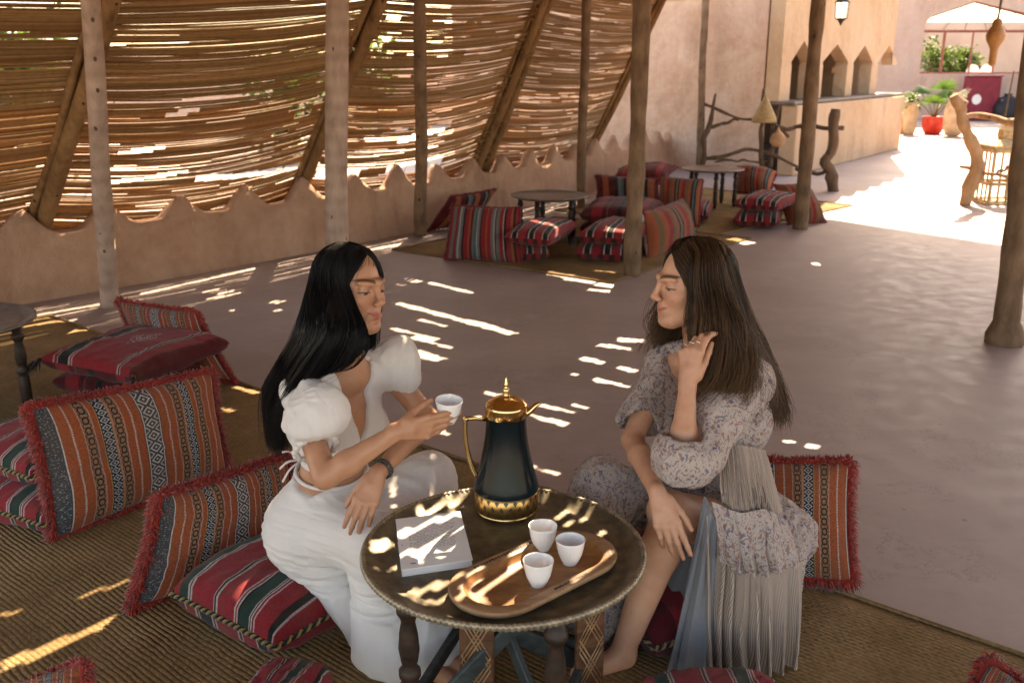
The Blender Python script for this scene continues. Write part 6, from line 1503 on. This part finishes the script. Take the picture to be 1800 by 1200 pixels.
    wisps(root, [[hp(.004, .062, .098), hp(.036, .070, .066), hp(.060, .055, .020), hp(.070, .044, -.035), hp(.070, .046, -.085)], [hp(-.004, .062, .098), hp(-.036, .068, .066), hp(-.062, .052, .020), hp(-.072, .044, -.035), hp(-.072, .046, -.085)]], 10, [(.008, .007, .007)], 93)
    wisps(root, [[hp(.004, .062, .098), hp(.040, .066, .066), hp(.066, .048, .020), hp(.074, .036, -.035), hp(.076, .034, -.085), hp(.07, .03, -.13)], [hp(.003, .045, .106), hp(.052, .042, .070), hp(.076, .026, .015), hp(.082, .014, -.035), hp(.083, .012, -.085), hp(.08, .01, -.13)], [hp(.001, .028, .111), hp(.032, .032, .100), hp(.062, .026, .062), hp(.080, .012, .012), hp(.085, .004, -.04), hp(.085, .004, -.10)]], 520, [(.008, .007, .007), (.005, .005, .006)], 94, rad=.0008)
    return root
M['blackbead'] = plain('dark_beads', (.05, .05, .05), .3, .5, .3, .3, 60); M['silver'] = plain('silver', (.75, .70, .62), .2, .5, 1.0, .1, 20)
woman_black()
make_cup('coffee_cup', 'white fluted cup held up in the hand of the dark-haired woman', atY(788, 742, 2.240), (.10, .06, 0))

# ---- woman with brown hair ---------------------------------------------------------------
def drape(name, T, B, mat, parent, nu=90, nv=44, pleats=12, amp=.012, out=(0, -1, 0), seed=1, belly=.02, uvs=1.0, th=.004, top_amp=.25):
    """cloth that hangs from the curve T to the curve B"""
    T = catmull(A(T), nu); B = catmull(A(B), nu); v = np.linspace(0, 1, nv)[None, :, None]; o = nrm(out)
    P = T[:, None] * (1 - v) + B[:, None] * v; P = P + o * (np.sin(v * math.pi * .9) * belly)
    u = np.linspace(0, 1, nu)[:, None]; vv = v[..., 0]; uw = u + .11 * (vnoise(np.c_[np.repeat(u[:, 0], nv) * 6 + seed, np.tile(v[0, :, 0], nu) * 1.6, np.zeros(nu * nv)]).reshape(nu, nv) - .5)
    ph = uw * pleats * 2 * math.pi; A_ = amp * (top_amp + (1 - top_amp) * vv ** .7) * (.6 + .8 * vnoise(np.c_[np.repeat(u[:, 0], nv) * 5, np.tile(v[0, :, 0], nu), np.full(nu * nv, seed)]).reshape(nu, nv))
    tang = nrm(T[-1] - T[0]); P = P + o * (np.sin(ph) * A_)[..., None] + tang * (np.sin(ph * 2) * A_ * .35)[..., None]
    V = P.reshape(-1, 3); idx = np.arange(nu * nv).reshape(nu, nv); F = np.stack([idx[:-1, :-1], idx[1:, :-1], idx[1:, 1:], idx[:-1, 1:]], -1).reshape(-1, 4)
    N = vnormals(V, F); s_ = np.sign((N @ o).mean()); V2 = V - N * s_ * th
    rim = np.r_[idx[:, 0], idx[-1, 1:], idx[::-1, -1][1:], idx[0, ::-1][1:-1]]; r1 = np.roll(rim, -1); n = len(V)
    Fr = np.stack([rim, r1, r1 + n, rim + n], 1); uv = np.c_[np.repeat(u[:, 0], nv) * uvs, np.tile(v[0, :, 0], nu)]
    return mk(name, np.vstack([V, V2]), np.vstack([F, F[:, ::-1] + n, Fr]), mat, parent, True, uv=np.vstack([uv, uv]), off=parent.location)
def woman_brown():
    pel = A([.650, 2.50, .31]); nb = atY(1232, 620, 2.43); f = A([-.78, -.62, 0])
    root = thing('person', 'woman with long brown hair in a floral dress, one hand raised to her ear', 'person', (pel[0], pel[1], .2)); off = A(root.location)
    S = SDF((.02, 1.95, .0), (.92, 2.85, 1.24), H3); p, R, L = torso(S, pel, nb, f)
    hc = atY(1216, 497, 2.41); hf = nrm(A([-.965, -.26, -.02])); hu = A([.03, .02, 1.0])
    HV, HFc, HC, hp, HR = fine_head(hc, hf, hu, .98, nb, .0085, SK2, (.035, .020, .014), (.46, .13, .11))
    S.cap(nb + A([0, 0, -.03]), hp(0, -.022, -.05), .0455, .0425, .03)
    shL = p(-.150, -.005, L * .89); shR = p(.150, -.005, L * .89)
    elL = atY(1199, 800, 2.13); wrL = atY(1209, 672, 2.21); elR = atY(1112, 772, 2.40); wrR = atY(1156, 868, 2.165)
    for sh, el, wr in ((shR, elR, wrR), (shL, elL, wrL)):
        S.cap(sh, el, .036, .030, .02); fm = el + (wr - el) * .3; S.cap(el, fm, .029, .031, .012); S.cap(fm, wr, .031, .0195, .012)
    pl, _ = hand(S, wrL, nrm(A([.10, .16, 1.0])), A([.66, .74, .0]), False, [(.55, .55, .4), (.70, .70, .5), (.82, .8, .5), (.95, .85, .5)], .12, (.85, .05, .6), .95)
    dR = nrm(atY(1182, 950, 2.105) - wrR)
    pr, _ = hand(S, wrR, dR, A([.15, 1, -.25]), True, [(.08, .16, .12), (.22, .32, .2), (.30, .38, .25), (.36, .42, .25)], .3, (.8, .4, .25), .97)
    knL = atY(1180, 900, 2.245); anL = at(1098, 1135, .085); knR = atY(1058, 852, 2.50); anR = A([.13, 2.44, .08])
    for sd, kn, ft in ((-.085, knL, anL), (.085, knR, anR)):
        S.cap(p(sd, .02, -.01), kn, .085, .056, .03); cf = kn + (ft - kn) * .32 + A([.012, .02, 0]); S.cap(kn, cf, .050, .052, .02); S.cap(cf, ft, .053, .033, .02)
        S.cap(ft - A([0, 0, .03]), ft + nrm(A([-.9, -.25, 0])) * .13 - A([0, 0, .06]), .034, .022, .02); S.ell(kn + A([-.02, -.005, .010]), (.042, .042, .042), .02)
    V, F = S.mesh(); col = np.tile(SK2, (len(V), 1))
    tip, tv = pr[0]; m = np.exp(-(((V - tip - tv * .004) ** 2).sum(1)) / .00003); col = col * (1 - m[:, None]) + A([.35, .01, .02]) * m[:, None]; V, F, col = join([(V, F, col), (HV, HFc, HC)])
    mk('body', V, F, M['skin'], root, True, col=col, off=off)
    rr, ff, uu = R[:, 0], R[:, 1], R[:, 2]
    # bralette under the open dress
    S = SDF((.2, 2.1, .5), (.75, 2.7, .85), .004)
    for s_ in (-1, 1): S.ell(p(s_ * .058, .056, L * .62), (.053, .047, .054), .02, R)
    S.ell(p(0, .0, L * .56), (.122, .088, .07), .02, R); V, F = S.mesh(); mk('bralette', V, F, M['blacklace'], root, True, off=off)
    # dress top
    S = SDF((.05, 1.98, .35), (.95, 2.85, 1.02), .004); torso(S, pel, nb, f, .016, hips=False)
    cu = elL + nrm(elL - shL) * .0
    S.cap(shL - uu * .010, shL + (elL - shL) * .5, .050, .058, .04); S.cap(shL + (elL - shL) * .5, cu, .058, .070, .04); S.ell(cu + A([.025, .0, -.008]), (.075, .060, .045), .05)
    S.cap(shR, shR + (elR - shR) * .90, .048, .062, .03)
    S.ell(p(0, 0, L * .36), (.116, .088, .09), .04, R)
    S.all(lambda P: np.maximum(np.abs((P - pel) @ rr - .005) - ((P - pel) @ uu - L * .22) * .27, .0 - (P - pel) @ ff) * .9, 'sub', .004)
    S.cap(nb - uu * .02, nb + uu * .1, .070, .095, .01, 'sub')
    S.cap(elL + (wrL - elL) * .12 + A([0, -.01, .01]), wrL, .048, .05, .012, 'sub'); S.cap(elR + (shR - elR) * .10, elR + (elR - shR) * .5, .06, .10, .006, 'sub')
    sl, PP = S._sl(S.lo, S.lo + S.h * S.n); S.D[sl] = np.maximum(S.D[sl], L * .235 - (PP - pel) @ uu)
    V, F = S.mesh(); V = smoothv(V, F, 2); V = folds(V, F, A([-.45, -.1, -.9]), 13, .022, 5.5, .12, np.clip(.4 + 2.5 * np.abs((V - pel) @ rr), .4, 1.0)); V = folds(V, F, A([.5, .1, .8]), 26, .007, 2.5, .3); mk('dress_top', V, F, M['floral'], root, True, off=off)
    # waist band
    m_ = MB(); a = np.linspace(0, 6.283, 80, endpoint=False)
    for q in range(4): c = pel + uu * (L * .20 + q * .012); m_.tube(c + rr * (np.cos(a) * .122)[:, None] + ff * (np.sin(a) * .094)[:, None] + uu * (.003 * np.sin(a * 23 + q))[:, None], .0085, 7, closed=True)
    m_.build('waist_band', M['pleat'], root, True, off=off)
    # floral skirt over hip, seat and far knee
    S = SDF((-.02, 2.0, .0), (1.0, 2.95, .62), .0045); S.ell(p(0, -.015, -.01), (.165, .134, .122), .03, R); S.ell(p(0, 0, .09), (.122, .096, .08), .04, R)
    S.cap(p(-.085, 0, 0), p(-.085, 0, 0) + (knL - p(-.085, 0, 0)) * .42, .098, .084, .04); S.cap(p(.085, 0, 0), knR, .090, .064, .05); S.cap(knR, anR + A([.02, .0, .0]), .066, .095, .05); S.cap(knR + A([.03, -.02, -.03]), A([.24, 2.36, .10]), .05, .08, .05)
    S.cap(p(-.12, -.05, -.03), A([.73, 2.34, .12]), .08, .06, .05)
    sl, PP = S._sl(S.lo, S.lo + S.h * S.n); S.D[sl] = np.maximum(S.D[sl], (PP - pel) @ uu - L * .22 - 1.4 * np.maximum((PP - pel) @ ff - .04, 0)); S.D[sl] = np.maximum(S.D[sl], .03 - PP[..., 2])
    V, F = S.mesh(); V = smoothv(V, F, 3); V = folds(V, F, A([-.5, -.2, -.8]), 12, .036, 9.1, .10, .55 + .5 * np.clip((.5 - V[:, 2]) / .2, 0, 1)); V = folds(V, F, A([-.5, -.2, -.8]), 30, .007, 4.1, .12); mk('skirt', V, F, M['floral'], root, True, off=off)
    # the overskirt that falls from waist and thigh to the mat
    T = [atY(1246, 866, 2.165), atY(1285, 858, 2.17), atY(1330, 850, 2.20), atY(1372, 880, 2.26), atY(1400, 935, 2.36)]
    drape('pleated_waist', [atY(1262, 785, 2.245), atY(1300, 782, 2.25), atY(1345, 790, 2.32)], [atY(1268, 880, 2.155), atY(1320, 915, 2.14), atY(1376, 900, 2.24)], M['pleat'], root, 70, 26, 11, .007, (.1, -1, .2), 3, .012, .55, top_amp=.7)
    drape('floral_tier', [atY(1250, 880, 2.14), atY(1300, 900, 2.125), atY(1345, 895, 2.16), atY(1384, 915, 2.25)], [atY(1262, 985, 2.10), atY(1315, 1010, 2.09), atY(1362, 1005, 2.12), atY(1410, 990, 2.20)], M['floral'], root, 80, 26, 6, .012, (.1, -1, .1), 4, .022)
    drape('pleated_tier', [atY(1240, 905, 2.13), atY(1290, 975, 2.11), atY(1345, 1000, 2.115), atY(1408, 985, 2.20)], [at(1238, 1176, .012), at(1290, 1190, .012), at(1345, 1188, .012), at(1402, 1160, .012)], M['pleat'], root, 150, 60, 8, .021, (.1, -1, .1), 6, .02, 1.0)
    drape('lining', [atY(1238, 872, 2.15), atY(1250, 900, 2.12), atY(1272, 935, 2.13)], [at(1172, 1176, .012), at(1205, 1186, .012), at(1262, 1182, .012)], M['lining'], root, 60, 40, 3, .010, (-.1, -1, .1), 8, .012)
    drape('inner_fold', [atY(1208, 940, 2.27), atY(1228, 930, 2.24), atY(1246, 925, 2.2)], [at(1130, 1040, .10), at(1170, 1075, .08), at(1210, 1110, .05)], M['lining'], root, 40, 24, 3, .012, (-.3, -1, .1), 9, .01)
    # rings and earring
    m_ = MB(); a = np.linspace(0, 6.283, 28, endpoint=False); c = hp(-.080, -.008, -.062); m_.tube(c + HR[:, 1] * (np.cos(a) * .021)[:, None] + HR[:, 2] * (np.sin(a) * .021)[:, None], .0014, 6, closed=True); m_.build('earring', M['silver'], root, True, off=off)
    m_ = MB()
    for q in (1, 2):
        e, v = pr[q]; c = e - nrm(v * .5 + dR) * .052; e1 = nrm(np.cross(dR, A([0, 1., 0]))); e2 = np.cross(dR, e1); m_.tube(c + (np.cos(a)[:, None] * e1 + np.sin(a)[:, None] * e2) * .0092, .0016, 6, closed=True)
    for q in (1, 2, 3):
        K, v = pl['k%d' % q]; c = K + v * .020; e1 = nrm(np.cross(v, A([0, 1., 0]))); e2 = np.cross(v, e1); m_.tube(c + (np.cos(a)[:, None] * e1 + np.sin(a)[:, None] * e2) * .0094, .0018, 6, closed=True)
    m_.build('ring', M['silver'], root, True, off=off)
    G = [(300, [atY(1214, 560, 2.33), atY(1226, 600, 2.31), atY(1232, 640, 2.29), atY(1224, 690, 2.27)]),
         (288, [atY(1236, 560, 2.30), atY(1246, 610, 2.28), atY(1250, 655, 2.26), atY(1238, 700, 2.24)]),
         (272, [atY(1262, 560, 2.29), atY(1274, 620, 2.28), atY(1280, 665, 2.25), atY(1272, 705, 2.23)]),
         (255, [atY(1288, 560, 2.32), atY(1300, 620, 2.30), atY(1312, 665, 2.27), atY(1312, 700, 2.26)]),
         (232, [atY(1306, 560, 2.37), atY(1322, 620, 2.40), atY(1340, 680, 2.42), atY(1352, 735, 2.44)]),
         (208, [atY(1314, 560, 2.43), atY(1332, 620, 2.46), atY(1348, 680, 2.48), atY(1366, 745, 2.50)]),
         (182, [atY(1312, 560, 2.49), atY(1328, 620, 2.52), atY(1340, 680, 2.54), atY(1354, 735, 2.56)]),
         (150, [atY(1290, 560, 2.54), atY(1302, 620, 2.56), atY(1310, 680, 2.58), atY(1318, 720, 2.58)]),
         (115, [atY(1250, 560, 2.56), atY(1255, 620, 2.58), atY(1262, 660, 2.60), atY(1265, 700, 2.60)]),
         (80, [atY(1205, 560, 2.55), atY(1200, 600, 2.58), atY(1195, 630, 2.60), atY(1195, 660, 2.60)]),
         (60, [atY(1166, 530, 2.52), atY(1158, 565, 2.53), atY(1150, 590, 2.54), atY(1145, 615, 2.55)])]
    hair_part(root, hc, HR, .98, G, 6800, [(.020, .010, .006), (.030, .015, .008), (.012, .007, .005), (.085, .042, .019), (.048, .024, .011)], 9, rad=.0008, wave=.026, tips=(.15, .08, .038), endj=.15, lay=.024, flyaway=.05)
    tp = [hp(-.004, .060, .098), hp(-.006, .066, .093)]
    wisps(root, [[tp[0], hp(-.040, .066, .062), hp(-.067, .048, .012), hp(-.074, .040, -.035), hp(-.070, .048, -.085), atY(1196, 600, 2.33)],
                 [tp[1], hp(-.050, .058, .058), hp(-.075, .026, .010), hp(-.080, .014, -.035), hp(-.078, .020, -.085), atY(1218, 610, 2.31)],
                 [hp(-.002, .045, .106), hp(-.055, .035, .070), hp(-.079, .012, .010), hp(-.083, .0, -.035), hp(-.082, .0, -.085), atY(1230, 612, 2.30)],
                 [hp(-.001, .028, .111), hp(-.032, .030, .100), hp(-.062, .022, .062), hp(-.081, .004, .010), hp(-.084, -.01, -.04), atY(1236, 600, 2.30)]], 560, [(.022, .013, .009), (.05, .027, .016), (.08, .045, .024)], 91, rad=.0008)
    wisps(root, [[atY(1330, 640, 2.36), atY(1345, 690, 2.37), atY(1358, 730, 2.40), atY(1374, 748, 2.42)], [atY(1300, 650, 2.26), atY(1302, 690, 2.22), atY(1290, 720, 2.20), atY(1280, 735, 2.2)]], 90, [(.05, .027, .016), (.09, .05, .026)], 92, rad=.0008, jit=.012, wave=.012)
    return root
woman_brown()
